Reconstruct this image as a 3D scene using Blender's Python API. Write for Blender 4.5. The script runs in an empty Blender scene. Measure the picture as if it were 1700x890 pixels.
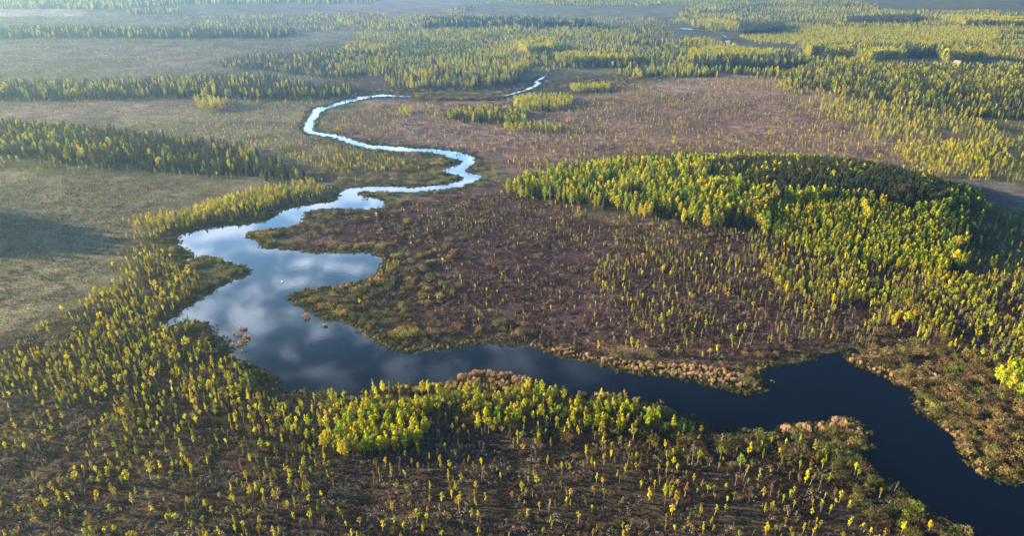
import bpy, bmesh, math, random
import numpy as np
from mathutils import Vector, kdtree
from mathutils.geometry import tessellate_polygon

R = math.radians
SC = bpy.context.scene
COL = SC.collection
rng = np.random.default_rng(7)
random.seed(7)

# ------------------------------------------------------------------ camera, light, exposure
CAM_H = 150.0
PITCH = R(25.3)
FOC = 1133.0
cam = bpy.data.cameras.new('camera'); cam_o = bpy.data.objects.new('camera', cam); COL.objects.link(cam_o)
cam.sensor_width = 36.0; cam.lens = 24.0; cam.clip_start = 1.0; cam.clip_end = 40000.0
cam_o.location = (0, 0, CAM_H); cam_o.rotation_euler = (math.pi / 2 - PITCH, 0, 0)
SC.camera = cam_o

SUN_EL, SUN_AZ = R(12.0), R(-81.0)          # azimuth measured from +Y towards +X
w = bpy.data.worlds.new('World'); SC.world = w; w.use_nodes = True
nt = w.node_tree; bg = nt.nodes['Background']
sky = nt.nodes.new('ShaderNodeTexSky'); sky.sky_type = 'NISHITA'; sky.sun_disc = False
sky.sun_elevation = SUN_EL; sky.sun_rotation = SUN_AZ; sky.altitude = 100; sky.air_density = 0.9; sky.dust_density = 0.1; sky.ozone_density = 5.0
SKY_K, CLOUD_K = 0.05, 52.0
tc = nt.nodes.new('ShaderNodeTexCoord')
sep = nt.nodes.new('ShaderNodeSeparateXYZ'); nt.links.new(tc.outputs['Generated'], sep.inputs[0])
def wm(op, a, b=None, clamp=False):
    n = nt.nodes.new('ShaderNodeMath'); n.operation = op; n.use_clamp = clamp
    for i, v in enumerate((a, b)):
        if v is None: continue
        if isinstance(v, (int, float)): n.inputs[i].default_value = v
        else: nt.links.new(v, n.inputs[i])
    return n.outputs[0]
zc = wm('MAXIMUM', wm('ADD', sep.outputs[2], 0.06), 0.03)
ux = wm('DIVIDE', sep.outputs[0], zc); uy = wm('DIVIDE', sep.outputs[1], zc)
cmb = nt.nodes.new('ShaderNodeCombineXYZ'); nt.links.new(ux, cmb.inputs[0]); nt.links.new(uy, cmb.inputs[1]); cmb.inputs[2].default_value = 3.7
no1 = nt.nodes.new('ShaderNodeTexNoise'); no1.inputs['Scale'].default_value = 8.5; no1.inputs['Detail'].default_value = 8; no1.inputs['Roughness'].default_value = 0.52; no1.inputs['Distortion'].default_value = 0.3
nt.links.new(cmb.outputs[0], no1.inputs['Vector'])
mr = nt.nodes.new('ShaderNodeMapRange'); mr.interpolation_type = 'SMOOTHSTEP'
nt.links.new(no1.outputs['Fac'], mr.inputs['Value']); mr.inputs['From Min'].default_value = 0.40; mr.inputs['From Max'].default_value = 0.64
# the cloud field thins out towards the zenith and to the right of the view
m2 = nt.nodes.new('ShaderNodeMapRange'); m2.interpolation_type = 'SMOOTHSTEP'; nt.links.new(sep.outputs[2], m2.inputs['Value'])
m2.inputs['From Min'].default_value = 0.62; m2.inputs['From Max'].default_value = 0.40
m3 = nt.nodes.new('ShaderNodeMapRange'); m3.interpolation_type = 'SMOOTHSTEP'; nt.links.new(sep.outputs[0], m3.inputs['Value'])
m3.inputs['From Min'].default_value = 0.30; m3.inputs['From Max'].default_value = -0.12; m3.inputs['To Min'].default_value = 0.12
mask = wm('MULTIPLY', wm('MULTIPLY', mr.outputs[0], m2.outputs[0]), m3.outputs[0], True)
m4 = nt.nodes.new('ShaderNodeMapRange'); m4.interpolation_type = 'SMOOTHSTEP'; nt.links.new(sep.outputs[1], m4.inputs['Value'])
m4.inputs['From Min'].default_value = 0.05; m4.inputs['From Max'].default_value = 0.45
m6 = nt.nodes.new('ShaderNodeMapRange'); m6.interpolation_type = 'SMOOTHSTEP'; nt.links.new(sep.outputs[0], m6.inputs['Value'])
m6.inputs['From Min'].default_value = -0.68; m6.inputs['From Max'].default_value = -0.42
m7 = nt.nodes.new('ShaderNodeMapRange'); m7.interpolation_type = 'SMOOTHSTEP'; nt.links.new(sep.outputs[0], m7.inputs['Value'])
m7.inputs['From Min'].default_value = 0.42; m7.inputs['From Max'].default_value = 0.02
m5 = nt.nodes.new('ShaderNodeMapRange'); m5.interpolation_type = 'SMOOTHSTEP'; nt.links.new(sep.outputs[2], m5.inputs['Value'])
m5.inputs['From Min'].default_value = 0.62; m5.inputs['From Max'].default_value = 0.20   # bright blue air low in the north
sector = wm('MULTIPLY', wm('MULTIPLY', m4.outputs[0], m6.outputs[0]), m7.outputs[0])
m8 = nt.nodes.new('ShaderNodeMapRange'); nt.links.new(sep.outputs[2], m8.inputs['Value'])
m8.inputs['From Min'].default_value = 0.25; m8.inputs['From Max'].default_value = 0.40; m8.inputs['To Min'].default_value = 0.45; m8.inputs['To Max'].default_value = 0.85
mask = wm('MULTIPLY', wm('MULTIPLY', mask, m8.outputs[0]), sector)
blue = nt.nodes.new('ShaderNodeMix'); blue.data_type = 'RGBA'
nt.links.new(wm('MULTIPLY', m5.outputs[0], sector), blue.inputs['Factor']); nt.links.new(sky.outputs[0], blue.inputs[6])
blue.inputs[7].default_value = (CLOUD_K * 0.20, CLOUD_K * 0.40, CLOUD_K * 0.66, 1)
mixc = nt.nodes.new('ShaderNodeMix'); mixc.data_type = 'RGBA'
nt.links.new(mask, mixc.inputs['Factor']); nt.links.new(blue.outputs[2], mixc.inputs[6])
mixc.inputs[7].default_value = (CLOUD_K * 0.70, CLOUD_K * 0.80, CLOUD_K * 1.0, 1)
nt.links.new(mixc.outputs[2], bg.inputs[0]); bg.inputs[1].default_value = SKY_K

sl = bpy.data.lights.new('sun', 'SUN'); sl.energy = 5.0; sl.angle = R(0.6); sl.color = (1.0, 0.75, 0.38)
so = bpy.data.objects.new('sun', sl); COL.objects.link(so)
sd = Vector((math.sin(SUN_AZ) * math.cos(SUN_EL), math.cos(SUN_AZ) * math.cos(SUN_EL), math.sin(SUN_EL)))
so.rotation_euler = sd.to_track_quat('Z', 'Y').to_euler(); so.location = (-400, 200, 300)
SC.view_settings.view_transform = 'Standard'; SC.view_settings.look = 'None'
SC.view_settings.exposure = 1.98; SC.view_settings.gamma = 1.0
cy = SC.cycles
cy.max_bounces = 5; cy.diffuse_bounces = 2; cy.glossy_bounces = 2; cy.transmission_bounces = 2; cy.volume_bounces = 0; cy.transparent_max_bounces = 4
cy.use_denoising = True; cy.denoiser = 'OPENIMAGEDENOISE'; cy.denoising_input_passes = 'RGB_ALBEDO_NORMAL'; cy.denoising_prefilter = 'NONE'

# ------------------------------------------------------------------ picture <-> ground helpers (flat bog, z = 0)
cp, sp = math.cos(PITCH), math.sin(PITCH)
def P(px, py):
    px = np.asarray(px, float); py = np.asarray(py, float)
    dx = (px - 850) / FOC; dy = -(py - 445) / FOC
    X = dx; Y = cp + dy * sp; Z = -sp + dy * cp
    t = CAM_H / np.maximum(-Z, 1e-3)
    return X * t, Y * t
def Q(x, y, z=0.0):                           # world -> pixel of the 1700 x 890 photograph and depth
    dz = z - CAM_H
    dep = y * cp - dz * sp
    up = y * sp + dz * cp
    return 850 + FOC * x / dep, 445 - FOC * up / dep, dep
def poly(pts):
    a = np.array(pts, float); x, y = P(a[:, 0], a[:, 1]); return np.stack([x, y], 1)
def pip(x, y, pl):
    x = np.asarray(x); y = np.asarray(y); ins = np.zeros(x.shape, bool)
    bx0, by0 = pl.min(0); bx1, by1 = pl.max(0)
    sel = (x >= bx0) & (x <= bx1) & (y >= by0) & (y <= by1)
    if not sel.any(): return ins
    xs, ys = x[sel], y[sel]; r = np.zeros(xs.shape, bool)
    n = len(pl)
    for i in range(n):
        x0, y0 = pl[i]; x1, y1 = pl[(i + 1) % n]
        if y0 == y1: continue
        c = ((y0 > ys) != (y1 > ys)) & (xs < (x1 - x0) * (ys - y0) / (y1 - y0) + x0)
        r ^= c
    ins[sel] = r
    return ins
def vnoise(x, y, s, seed=0):
    x = np.asarray(x, float) / s + seed * 17.3; y = np.asarray(y, float) / s - seed * 9.1
    xi = np.floor(x).astype(np.int64); yi = np.floor(y).astype(np.int64); fx = x - xi; fy = y - yi
    fx = fx * fx * (3 - 2 * fx); fy = fy * fy * (3 - 2 * fy)
    def h(a, b):
        n = (a * 374761393 + b * 668265263 + seed * 1442695041) & 0xffffffff
        n = ((n ^ (n >> 13)) * 1274126177) & 0xffffffff
        return ((n ^ (n >> 16)) & 0xffff) / 65535.0
    return (h(xi, yi) * (1 - fx) + h(xi + 1, yi) * fx) * (1 - fy) + (h(xi, yi + 1) * (1 - fx) + h(xi + 1, yi + 1) * fx) * fy
def fbm(x, y, s, seed=0):
    return (vnoise(x, y, s, seed) + 0.5 * vnoise(x, y, s / 2.1, seed + 1) + 0.25 * vnoise(x, y, s / 4.3, seed + 2)) / 1.75

# low rises of the ground: (px, py, radius x, radius y, height)
RISES = [(1240, 335, 190, 120, 9.0), (1440, 350, 110, 90, 4.0), (-190, 385, 120, 60, 11.5), (150, 252, 200, 60, 3.0), (760, 130, 110, 60, 5.0), (1550, 150, 330, 160, 7.0)]
RW = [(*P(a, b), rx, ry, h) for a, b, rx, ry, h in RISES]
def gz(x, y):
    z = np.zeros(np.shape(x))
    for cx, cy_, rx, ry, h in RW:
        d = ((x - cx) / rx) ** 2 + ((y - cy_) / ry) ** 2
        z = z + h * np.clip(1 - d, 0, 1) ** 2
    return z

def mesh_obj(name, verts, faces, mats=(), parent=None, smooth=False, link=True, mi=None):
    me = bpy.data.meshes.new(name); me.from_pydata([tuple(v) for v in verts], [], [tuple(f) for f in faces])
    for m in mats: me.materials.append(m)
    if mi is not None: me.polygons.foreach_set('material_index', np.asarray(mi, np.int32))
    if smooth: me.polygons.foreach_set('use_smooth', np.ones(len(me.polygons), bool))
    me.update()
    o = bpy.data.objects.new(name, me)
    if link: COL.objects.link(o)
    if parent: o.parent = parent
    return o

# ------------------------------------------------------------------ materials
def mat(name):
    m = bpy.data.materials.new(name); m.use_nodes = True
    return m, m.node_tree, m.node_tree.nodes['Principled BSDF']
def leafy(name, col, trans=0.35, var=0.35, hue=0.03, rough=0.75):
    m, t, b = mat(name)
    oi = t.nodes.new('ShaderNodeObjectInfo')
    hs = t.nodes.new('ShaderNodeHueSaturation'); hs.inputs['Color'].default_value = (*col, 1)
    def mrg(lo, hi, src):
        n = t.nodes.new('ShaderNodeMapRange'); n.inputs['To Min'].default_value = lo; n.inputs['To Max'].default_value = hi
        t.links.new(src, n.inputs['Value']); return n.outputs[0]
    geo = t.nodes.new('ShaderNodeNewGeometry')
    add = t.nodes.new('ShaderNodeMath'); add.operation = 'ADD'
    t.links.new(mrg(1 - var, 1 + var, oi.outputs['Random']), add.inputs[0]); t.links.new(mrg(-0.22, 0.22, geo.outputs['Random Per Island']), add.inputs[1])
    t.links.new(add.outputs[0], hs.inputs['Value'])
    mul = t.nodes.new('ShaderNodeMath'); mul.operation = 'MULTIPLY'; mul.inputs[1].default_value = 7.31
    fr = t.nodes.new('ShaderNodeMath'); fr.operation = 'FRACT'; t.links.new(oi.outputs['Random'], mul.inputs[0]); t.links.new(mul.outputs[0], fr.inputs[0])
    t.links.new(mrg(0.5 - hue, 0.5 + hue, fr.outputs[0]), hs.inputs['Hue'])
    t.links.new(hs.outputs[0], b.inputs['Base Color']); b.inputs['Roughness'].default_value = rough
    b.inputs['Specular IOR Level'].default_value = 0.2
    if trans > 0:
        tr = t.nodes.new('ShaderNodeBsdfTranslucent'); t.links.new(hs.outputs[0], tr.inputs['Color'])
        mx = t.nodes.new('ShaderNodeMixShader'); mx.inputs[0].default_value = trans
        out = t.nodes['Material Output']
        t.links.new(b.outputs[0], mx.inputs[1]); t.links.new(tr.outputs[0], mx.inputs[2]); t.links.new(mx.outputs[0], out.inputs['Surface'])
    return m
def bark(name, col, col2):
    m, t, b = mat(name)
    n = t.nodes.new('ShaderNodeTexNoise'); n.inputs['Scale'].default_value = 30
    tcn = t.nodes.new('ShaderNodeTexCoord'); t.links.new(tcn.outputs['Object'], n.inputs['Vector'])
    r = t.nodes.new('ShaderNodeValToRGB'); r.color_ramp.elements[0].color = (*col2, 1); r.color_ramp.elements[1].color = (*col, 1)
    r.color_ramp.elements[0].position = 0.38; r.color_ramp.elements[1].position = 0.5
    t.links.new(n.outputs['Fac'], r.inputs[0]); t.links.new(r.outputs[0], b.inputs['Base Color']); b.inputs['Roughness'].default_value = 0.8
    return m
LEAF = {
 'young_birch': [('lemon yellow', (0.66, 0.62, 0.03)), ('lime green', (0.36, 0.46, 0.03)), ('golden', (0.46, 0.36, 0.05)), ('olive', (0.20, 0.20, 0.045))],
 'birch_tree': [('lemon yellow', (0.60, 0.56, 0.035)), ('lime green', (0.32, 0.44, 0.03)), ('deep green', (0.06, 0.12, 0.02))],
 'spruce_tree': [('dark green', (0.028, 0.05, 0.022)), ('blue green', (0.03, 0.06, 0.035))],
 'pine_tree': [('dull green', (0.055, 0.075, 0.025)), ('brownish green', (0.10, 0.085, 0.035))],
 'bare_tree': [('pinkish', (0.30, 0.19, 0.14)), ('grey brown', (0.17, 0.13, 0.10))],
 'willow_bush': [('olive', (0.13, 0.15, 0.045)), ('tan', (0.34, 0.25, 0.10)), ('yellow green', (0.29, 0.31, 0.06)), ('brown', (0.20, 0.125, 0.075))],
 'reed_clump': [('pinkish tan', (0.58, 0.41, 0.28)), ('straw coloured', (0.60, 0.45, 0.24))],
 'sedge': [('dark', (0.06, 0.085, 0.025)), ('olive', (0.19, 0.175, 0.055))],
 'heather': [('purple', (0.14, 0.062, 0.08)), ('brown', (0.10, 0.062, 0.045)), ('dark', (0.03, 0.025, 0.022)), ('straw', (0.34, 0.29, 0.22))],
}
MLEAF = {k: [leafy(f'{k}_{t}'.replace(' ', '_'), c, 0.45 if k not in ('reed_clump', 'heather', 'bare_tree', 'spruce_tree') else 0.15,
                   0.3, 0.018) for t, c in v] for k, v in LEAF.items()}
BARK = {'birch': bark('birch_bark', (0.62, 0.56, 0.50), (0.25, 0.20, 0.17)), 'pine': bark('pine_bark', (0.28, 0.16, 0.09), (0.12, 0.08, 0.06)),
        'grey': bark('grey_bark', (0.40, 0.32, 0.28), (0.2, 0.15, 0.12)), 'spruce': bark('spruce_bark', (0.12, 0.09, 0.07), (0.07, 0.05, 0.04))}
BARK_OF = {'young_birch': 'birch', 'birch_tree': 'birch', 'spruce_tree': 'spruce', 'pine_tree': 'pine', 'bare_tree': 'grey'}

# ------------------------------------------------------------------ plant shapes (height 1, scaled when placed)
def tube(pts, rad, n=4):
    v, f = [], []
    for i, (p, r) in enumerate(zip(pts, rad)):
        for k in range(n):
            a = 2 * math.pi * k / n; v.append((p[0] + r * math.cos(a), p[1] + r * math.sin(a), p[2]))
    for i in range(len(pts) - 1):
        for k in range(n):
            a = i * n + k; b = i * n + (k + 1) % n; f.append((a, b, b + n, a + n))
    return v, f
def quads(centres, outward, size, rs, up=0.0, elong=1.0):
    v, f = [], []
    for c, o, s in zip(centres, outward, size):
        n = o * 0.9 + rs.normal(0, 0.55, 3); n[2] += up; n /= np.linalg.norm(n) + 1e-9
        a = np.cross(n, rs.normal(0, 1, 3)); a /= np.linalg.norm(a) + 1e-9; b = np.cross(n, a)
        k = len(v); e = s * rs.uniform(0.7, 1.25)
        v += [c - a * s, c - b * e * elong * 0.8, c + a * s, c + b * e * elong * 0.8]; f.append((k, k + 1, k + 2, k + 3))
    return v, f
def cat(*vf):
    V, F = [], []
    for v, f in vf:
        k = len(V); V += list(v); F += [tuple(i + k for i in q) for q in f]
    return V, F
def trunk_path(rs, h, bend=0.03, n=5):
    bx, by = rs.normal(0, bend, 2); return [np.array((bx * (t ** 2), by * (t ** 2), t * h)) for t in np.linspace(0, 1, n)]
def crown(kind, shape, rs):
    """centres, outward directions and face sizes of the leaf clumps"""
    C, O, S = [], [], []
    if kind == 'young_birch':
        z0, rad, nb, base = [(0.44, 0.15, 14, .5), (0.34, 0.13, 16, .35), (0.55, 0.175, 12, .6), (0.28, 0.125, 17, .3)][shape % 4]; fs, per = 0.035, 13
        z0 += rs.uniform(-.08, .08); rad *= rs.uniform(.75, 1.25); base = min(.8, base * rs.uniform(.7, 1.4))
    elif kind == 'birch_tree':
        z0, rad, nb, base = [(0.16, 0.21, 24, .42), (0.25, 0.26, 24, .5), (0.12, 0.18, 24, .38)][shape % 3]; fs, per = 0.035, 13
        rad *= rs.uniform(.85, 1.2)
    elif kind == 'pine_tree':
        z0, rad, nb, base = [(0.42, 0.19, 16, .6), (0.55, 0.23, 14, .65)][shape]; fs, per = 0.034, 12
    elif kind == 'bare_tree':
        z0, rad, nb, base = [(0.35, 0.12, 14, .5), (0.3, 0.09, 14, .5), (0.45, 0.16, 12, .6)][shape % 3]; fs, per = 0.016, 7
    for i in range(nb):
        t = (i + rs.uniform(0, 1)) / nb
        z = z0 + (1 - z0) * t
        prof = (t / base) ** 0.6 if t < base else max(0.0, (1 - t) / (1 - base)) ** (0.75 if kind != 'pine_tree' else 0.5)
        r = rad * prof * rs.uniform(0.3, 0.95); a = rs.uniform(0, 6.28)
        c0 = np.array((r * math.cos(a), r * math.sin(a), z)); cr = rad * rs.uniform(0.28, 0.52) * (0.45 + 0.55 * prof)
        for k in range(per):
            d = rs.normal(0, 1, 3); d /= np.linalg.norm(d); q = cr * rs.uniform(0.5, 1.0)
            C.append(c0 + d * q * np.array((1, 1, 1.15))); o = d + np.array((math.cos(a), math.sin(a), 0.3)) * 0.7; O.append(o / np.linalg.norm(o))
            S.append(fs * rs.uniform(0.6, 1.25))
    return C, O, S
def build_plant(kind, shape, seed):
    """-> (trunk verts/faces or None, foliage verts/faces)"""
    rs = np.random.default_rng(seed * 101 + shape * 7 + 3)
    if kind in ('young_birch', 'birch_tree', 'pine_tree', 'bare_tree'):
        pth = trunk_path(rs, 0.93); r0 = {'young_birch': .013, 'birch_tree': .012, 'pine_tree': .016, 'bare_tree': .013}[kind]
        tr = [tube(pth, [r0 * (1 - 0.85 * t) for t in np.linspace(0, 1, 5)])]
        nbr = 14 if kind == 'bare_tree' else 6
        for i in range(nbr):
            z = rs.uniform(0.35, 0.85); a = rs.uniform(0, 6.28); L = rs.uniform(0.07, 0.16) * (1.1 - z * 0.5)
            b0 = np.array((pth[-1][0] * z * z, pth[-1][1] * z * z, z * 0.93)); e = b0 + np.array((math.cos(a) * L * 0.8, math.sin(a) * L * 0.8, L * (1.2 if kind == 'bare_tree' else .8)))
            tr.append(tube([b0, (b0 + e) / 2 + np.array((0, 0, .01)), e], [r0 * .4, r0 * .25, r0 * .08], 3))
        C, O, S = crown(kind, shape, rs)
        if kind == 'bare_tree':
            fo = quads(C, O, S, rs, 0, 2.6)
        else: fo = quads(C, O, S, rs, 0.15)
        return cat(*tr), fo
    if kind == 'spruce_tree':
        tr = tube(trunk_path(rs, 0.98, .01), [.014 * (1 - .9 * t) for t in np.linspace(0, 1, 5)])
        v, f = [], []
        wid = (0.21, 0.17)[shape]
        for i in range(15):
            t = i / 14; z = 0.08 + 0.9 * t; r = wid * (1 - t) ** 0.85 + 0.008
            m = 11 if t < .6 else 7; a0 = rs.uniform(0, 6.28)
            for k in range(m):
                a = a0 + 6.283 * k / m + rs.normal(0, .12); rr = r * rs.uniform(0.7, 1.15); dz = -0.035 * rs.uniform(.5, 1.6)
                d = np.array((math.cos(a), math.sin(a), 0)); s = np.array((-d[1], d[0], 0)); b = np.array((0, 0, z))
                k0 = len(v); wd = 0.30 * rr + .006
                v += [b + d * rr * .12 + (0, 0, .02), b + d * rr * .62 - s * wd + (0, 0, dz * .4), b + d * rr + (0, 0, dz), b + d * rr * .62 + s * wd + (0, 0, dz * .4)]
                f.append((k0, k0 + 1, k0 + 2, k0 + 3))
        v += [np.array((.006, 0, .96)), np.array((-.006, .006, .96)), np.array((0, -.006, .96)), np.array((0, 0, 1.03))]; k0 = len(v) - 4
        f += [(k0, k0 + 1, k0 + 3), (k0 + 1, k0 + 2, k0 + 3), (k0 + 2, k0, k0 + 3)]
        return tr, (v, f)
    if kind == 'willow_bush':
        C, O, S = [], [], []
        lobes = [(0, 0, 0.48, .40)] + [(rs.uniform(.2, .75) * math.cos(a), rs.uniform(.2, .75) * math.sin(a), rs.uniform(.15, .62), rs.uniform(.16, .36)) for a in np.linspace(0, 5.4, 8) + rs.uniform(0, 1, 8)]
        for x, y, z, r in lobes:
            for k in range(int(150 * r)):
                d = rs.normal(0, 1, 3); d[2] = abs(d[2]) * 1.1 - 0.25; d /= np.linalg.norm(d)
                C.append(np.array((x, y, z)) + d * r * rs.uniform(.55, 1.22)); O.append(d); S.append(rs.uniform(.03, .07))
        st = [tube([(0.05 * math.cos(a), .05 * math.sin(a), 0), (.25 * math.cos(a), .25 * math.sin(a), .35), (.4 * math.cos(a), .4 * math.sin(a), .6)], [.025, .018, .008], 3) for a in np.linspace(0, 5.5, 6)]
        return cat(*st), quads(C, O, S, rs, 0.1)
    if kind == 'reed_clump':
        v, f = [], []
        for k in range(90):
            rr = rs.uniform(0, 1) ** .6 * .6; a = rs.uniform(0, 6.28); x, y = rr * math.cos(a) * (1.3, 1, .9)[shape], rr * math.sin(a)
            h = rs.uniform(.4, 1.1) * (1 - .25 * rr / .6); lx, ly = rs.normal(0, .07, 2); t = rs.uniform(0, 3.14); wx, wy = .016 * math.cos(t), .016 * math.sin(t)
            k0 = len(v); v += [(x - wx, y - wy, 0), (x + wx, y + wy, 0), (x + lx + wx * 1.6, y + ly + wy * 1.6, h * .85), (x + lx * 1.3, y + ly * 1.3, h), (x + lx - wx * 1.6, y + ly - wy * 1.6, h * .85)]
            f.append((k0, k0 + 1, k0 + 2, k0 + 3, k0 + 4))
        return None, (v, f)
    if kind == 'sedge':                       # a patch about 2.4 m across of low tussocks
        V, F = [], []
        for q in range(6):
            cx, cy_ = rs.uniform(-1.0, 1.0, 2); r = rs.uniform(.28, .5); h = rs.uniform(.35, .8)
            C, O, S = [], [], []
            for k in range(16):
                d = rs.normal(0, 1, 3); d[2] = abs(d[2]); d /= np.linalg.norm(d); C.append(np.array((cx + d[0] * r, cy_ + d[1] * r, d[2] * h))); O.append(d); S.append(rs.uniform(.12, .2))
            V, F = cat((V, F), quads(C, O, S, rs, .2))
        return None, (V, F)
    if kind == 'heather':                     # a patch about 3 m across of low shrubs
        V, F = [], []
        for q in range(7):
            cx, cy_ = rs.uniform(-1.4, 1.4, 2); r = rs.uniform(.2, .55); h = rs.uniform(.3, .95)
            C, O, S = [], [], []
            for k in range(10):
                d = rs.normal(0, 1, 3); d[2] = abs(d[2]); d /= np.linalg.norm(d); C.append(np.array((cx + d[0] * r, cy_ + d[1] * r, d[2] * h))); O.append(d); S.append(rs.uniform(.09, .17))
            V, F = cat((V, F), quads(C, O, S, rs, .1, 1.3))
        return None, (V, F)
NSHAPE = {'young_birch': 9, 'birch_tree': 6, 'spruce_tree': 2, 'pine_tree': 2, 'bare_tree': 5, 'willow_bush': 6, 'reed_clump': 3, 'sedge': 3, 'heather': 4}
PLANT = {k: [build_plant(k, s, i + 1) for s in range(NSHAPE[k])] for i, k in enumerate(NSHAPE)} if True else {}

# ------------------------------------------------------------------ the river
RIVER = [(908,123),(901,127),(893,132),(886,136),(890,139),(882,143),(870,148),(858,152),(845,156),(834,158.6),(815,160.2),(790,161),(765,160.5),(735,160),(700,159.2),(670,158.6),(650,157.5),(638,156),(620,158),(597,160),(580,164),(565,169),(548,173.5),(541,178),(530,176),(522,180),(516,184),(517,190),(508,198),(505,205),(506,209),(501,216),(506,220),(518,223),(530,225.5),(552,228),(566,233),(580,239),(600,244.5),(618,247.5),(640,249),(670,252),(695,252),(722,254),(738,259),(752,263),(763,266),(767,270),(758,274.5),(745,278.5),(735,281),(734,284),(745,288),(758,291),(771,294),(770,298),(757,302),(745,305),(720,308.5),(700,310),(680,311.5),(650,310),(625,310),(600,311),(575,313),(565,318),(561,325),(560,332),(552,336),(535,337),(515,340),(490,344),(472,348),(462,353),(460,358),(450,364),(438,369),(420,371),(395,375),(365,376),(340,381),(315,386),(300,391),(294,395),(298,400),(295,405),(303,411),(311,416),(320,420),(322,424),(316,429),(308,432),(316,432.5),(325,429),(335,427),(350,426),(360,428),(375,434),(390,440),(405,443),(415,448),(417,451),(413,456),(400,461),(385,467),(370,474),(360,480),(350,487),(340,493),(335,497),(322,504),(310,510),(300,518),(292,525),(283,531),(275,537),(266,544),(282,542),(290,539),(300,537),(312,535),(322,533),(335,534),(348,538),(352,548),(360,556),(372,563),(378,568),(382,574),(381,580),(386,590),(400,597),(412,604),(425,611),(437,617),(448,624),(457,632),(463,640),(461,648),(452,653),(445,659),(447,665),(456,665),(465,657),(478,652),(495,651),(515,650),(535,651),(550,655),(565,659),(580,661),(592,657),(605,652),(620,648),(640,645),(660,643),(690,640),(720,638),(745,636),(762,636),(761,630),(772,627),(790,625),(810,627),(830,628),(850,630),(868,632),(880,636),(884,641),(890,648),(905,650),(925,653),(942,657),(960,660),(980,662),(1005,661),(1025,661),(1050,663),(1075,667),(1095,671),(1110,675),(1125,684),(1138,690),(1150,694),(1165,705),(1180,714),(1200,718),(1225,718),(1250,718),(1275,718),(1292,718),(1300,713),(1320,710),(1345,706),(1370,704),(1390,699),(1408,698),(1425,703),(1438,711),(1444,719),(1445,729),(1440,741),(1433,751),(1432,763),(1440,776),(1448,785),(1460,795),(1475,805),(1490,817),(1510,832),(1530,846),(1550,858),(1570,868),(1590,878),(1612,888),(1640,900),(1690,925),(1800,965),(2000,990),(2150,960),(2050,860),(1900,825),(1800,812),(1720,805),(1700,803),(1680,803),(1665,798),(1650,796),(1630,791),(1617,783),(1607,772),(1610,764),(1600,755),(1588,745),(1585,730),(1578,722),(1568,715),(1560,704),(1545,693),(1530,685),(1520,673),(1517,664),(1527,656),(1520,648),(1505,644),(1490,640),(1475,630),(1460,623),(1445,617),(1430,610),(1415,603),(1408,599),(1411,594),(1408,590),(1400,587),(1385,586),(1365,590),(1350,596),(1330,602),(1300,605),(1279,607),(1265,615),(1263,627),(1270,640),(1269,648),(1259,655),(1245,656),(1233,652),(1215,647),(1205,645),(1190,641),(1182,642),(1166,636),(1157,634),(1150,631),(1138,631),(1127,630),(1113,624),(1095,625),(1070,623),(1045,622),(1036,615),(1009,610),(990,606),(967,600),(949,597),(925,592),(907,583),(893,577),(868,575),(842,572),(815,571),(797,570),(780,572),(760,577),(740,579),(720,582),(700,584),(680,585),(665,583),(650,578),(635,571),(622,563),(605,551),(590,543),(583,536),(572,534),(555,532),(540,530),(525,522),(515,517),(505,512),(497,508),(485,500),(479,493),(484,488),(500,483),(520,481),(545,478),(570,473),(590,470),(605,466),(617,460),(628,450),(635,440),(637,432),(630,426),(615,421),(600,419),(585,418),(565,419),(540,420),(520,420),(500,418),(480,416),(462,412),(450,413),(440,412),(438,407),(430,402),(418,395),(405,392),(412,386),(430,383),(450,381),(470,379),(490,375),(500,370),(505,362),(507,353),(520,349),(540,347),(560,346),(590,347),(618,348),(632,345),(640,340),(636,333),(625,329),(610,327),(597,323),(595,319.5),(605,318),(640,319),(680,319),(705,318),(730,315),(750,312),(770,310),(775,306),(790,302),(800,296),(798,292),(788,289),(775,286),(770,283),(778,278),(788,270),(791,264),(784,259),(770,254),(750,250),(720,247),(690,246),(660,243),(635,242),(615,241),(600,236),(585,231),(570,226),(558,223),(540,221),(525,220),(520,213),(523,207),(522,200),(528,194),(535,186),(540,182),(560,175),(580,170),(600,165),(620,161),(640,159.5),(670,160.5),(700,161),(735,161.8),(765,162.3),(790,162.8),(815,162),(835,160.6),(848,158),(862,154),(874,150),(886,146),(897,140),(898,137),(893,135),(900,131),(909,125)]
def chaikin(p, it=1):
    for _ in range(it):
        q = np.roll(p, -1, 0); p = np.stack([p * .75 + q * .25, p * .25 + q * .75], 1).reshape(-1, 2)
    return p
RIV = chaikin(poly(RIVER), 1)
# break the smooth line up: resample near banks at about 1.5 m and push it in and out a little
def rough_shore(p, step=1.6, amp=0.55):
    out = []
    for i in range(len(p)):
        a, b = p[i], p[(i + 1) % len(p)]; L = np.linalg.norm(b - a)
        st = max(step, a[1] * 0.006); n = max(1, int(L / st))
        nrm = np.array((b[1] - a[1], a[0] - b[0])) / (L + 1e-9)
        for k in range(n):
            q = a + (b - a) * k / n; am = amp if a[1] < 520 else 0.25
            out.append(q + nrm * am * (vnoise(q[0], q[1], 3.2, 5) + 0.6 * vnoise(q[0], q[1], 1.3, 6) - .8) * 2)
    return np.array(out)
RIVR = rough_shore(RIV)
POND = rough_shore(chaikin(poly([(1406,580),(1412,577),(1419,579),(1424,584),(1430,590),(1422,592),(1413,588)]), 2), 1.2, .4)
FARP = [poly(q) for q in ([(1202,69),(1209,67.5),(1214,69.5),(1208,72)], [(1211,76),(1217,72),(1223,72.5),(1218,77)], [(1130,47),(1155,49),(1178,52),(1197,56.4),(1208,62),(1206,62.6),(1195,57.6),(1176,53.2),(1153,50.2),(1130,48)])]
WATER = [RIVR, POND] + FARP
m_w, t, b = mat('river_water')
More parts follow.
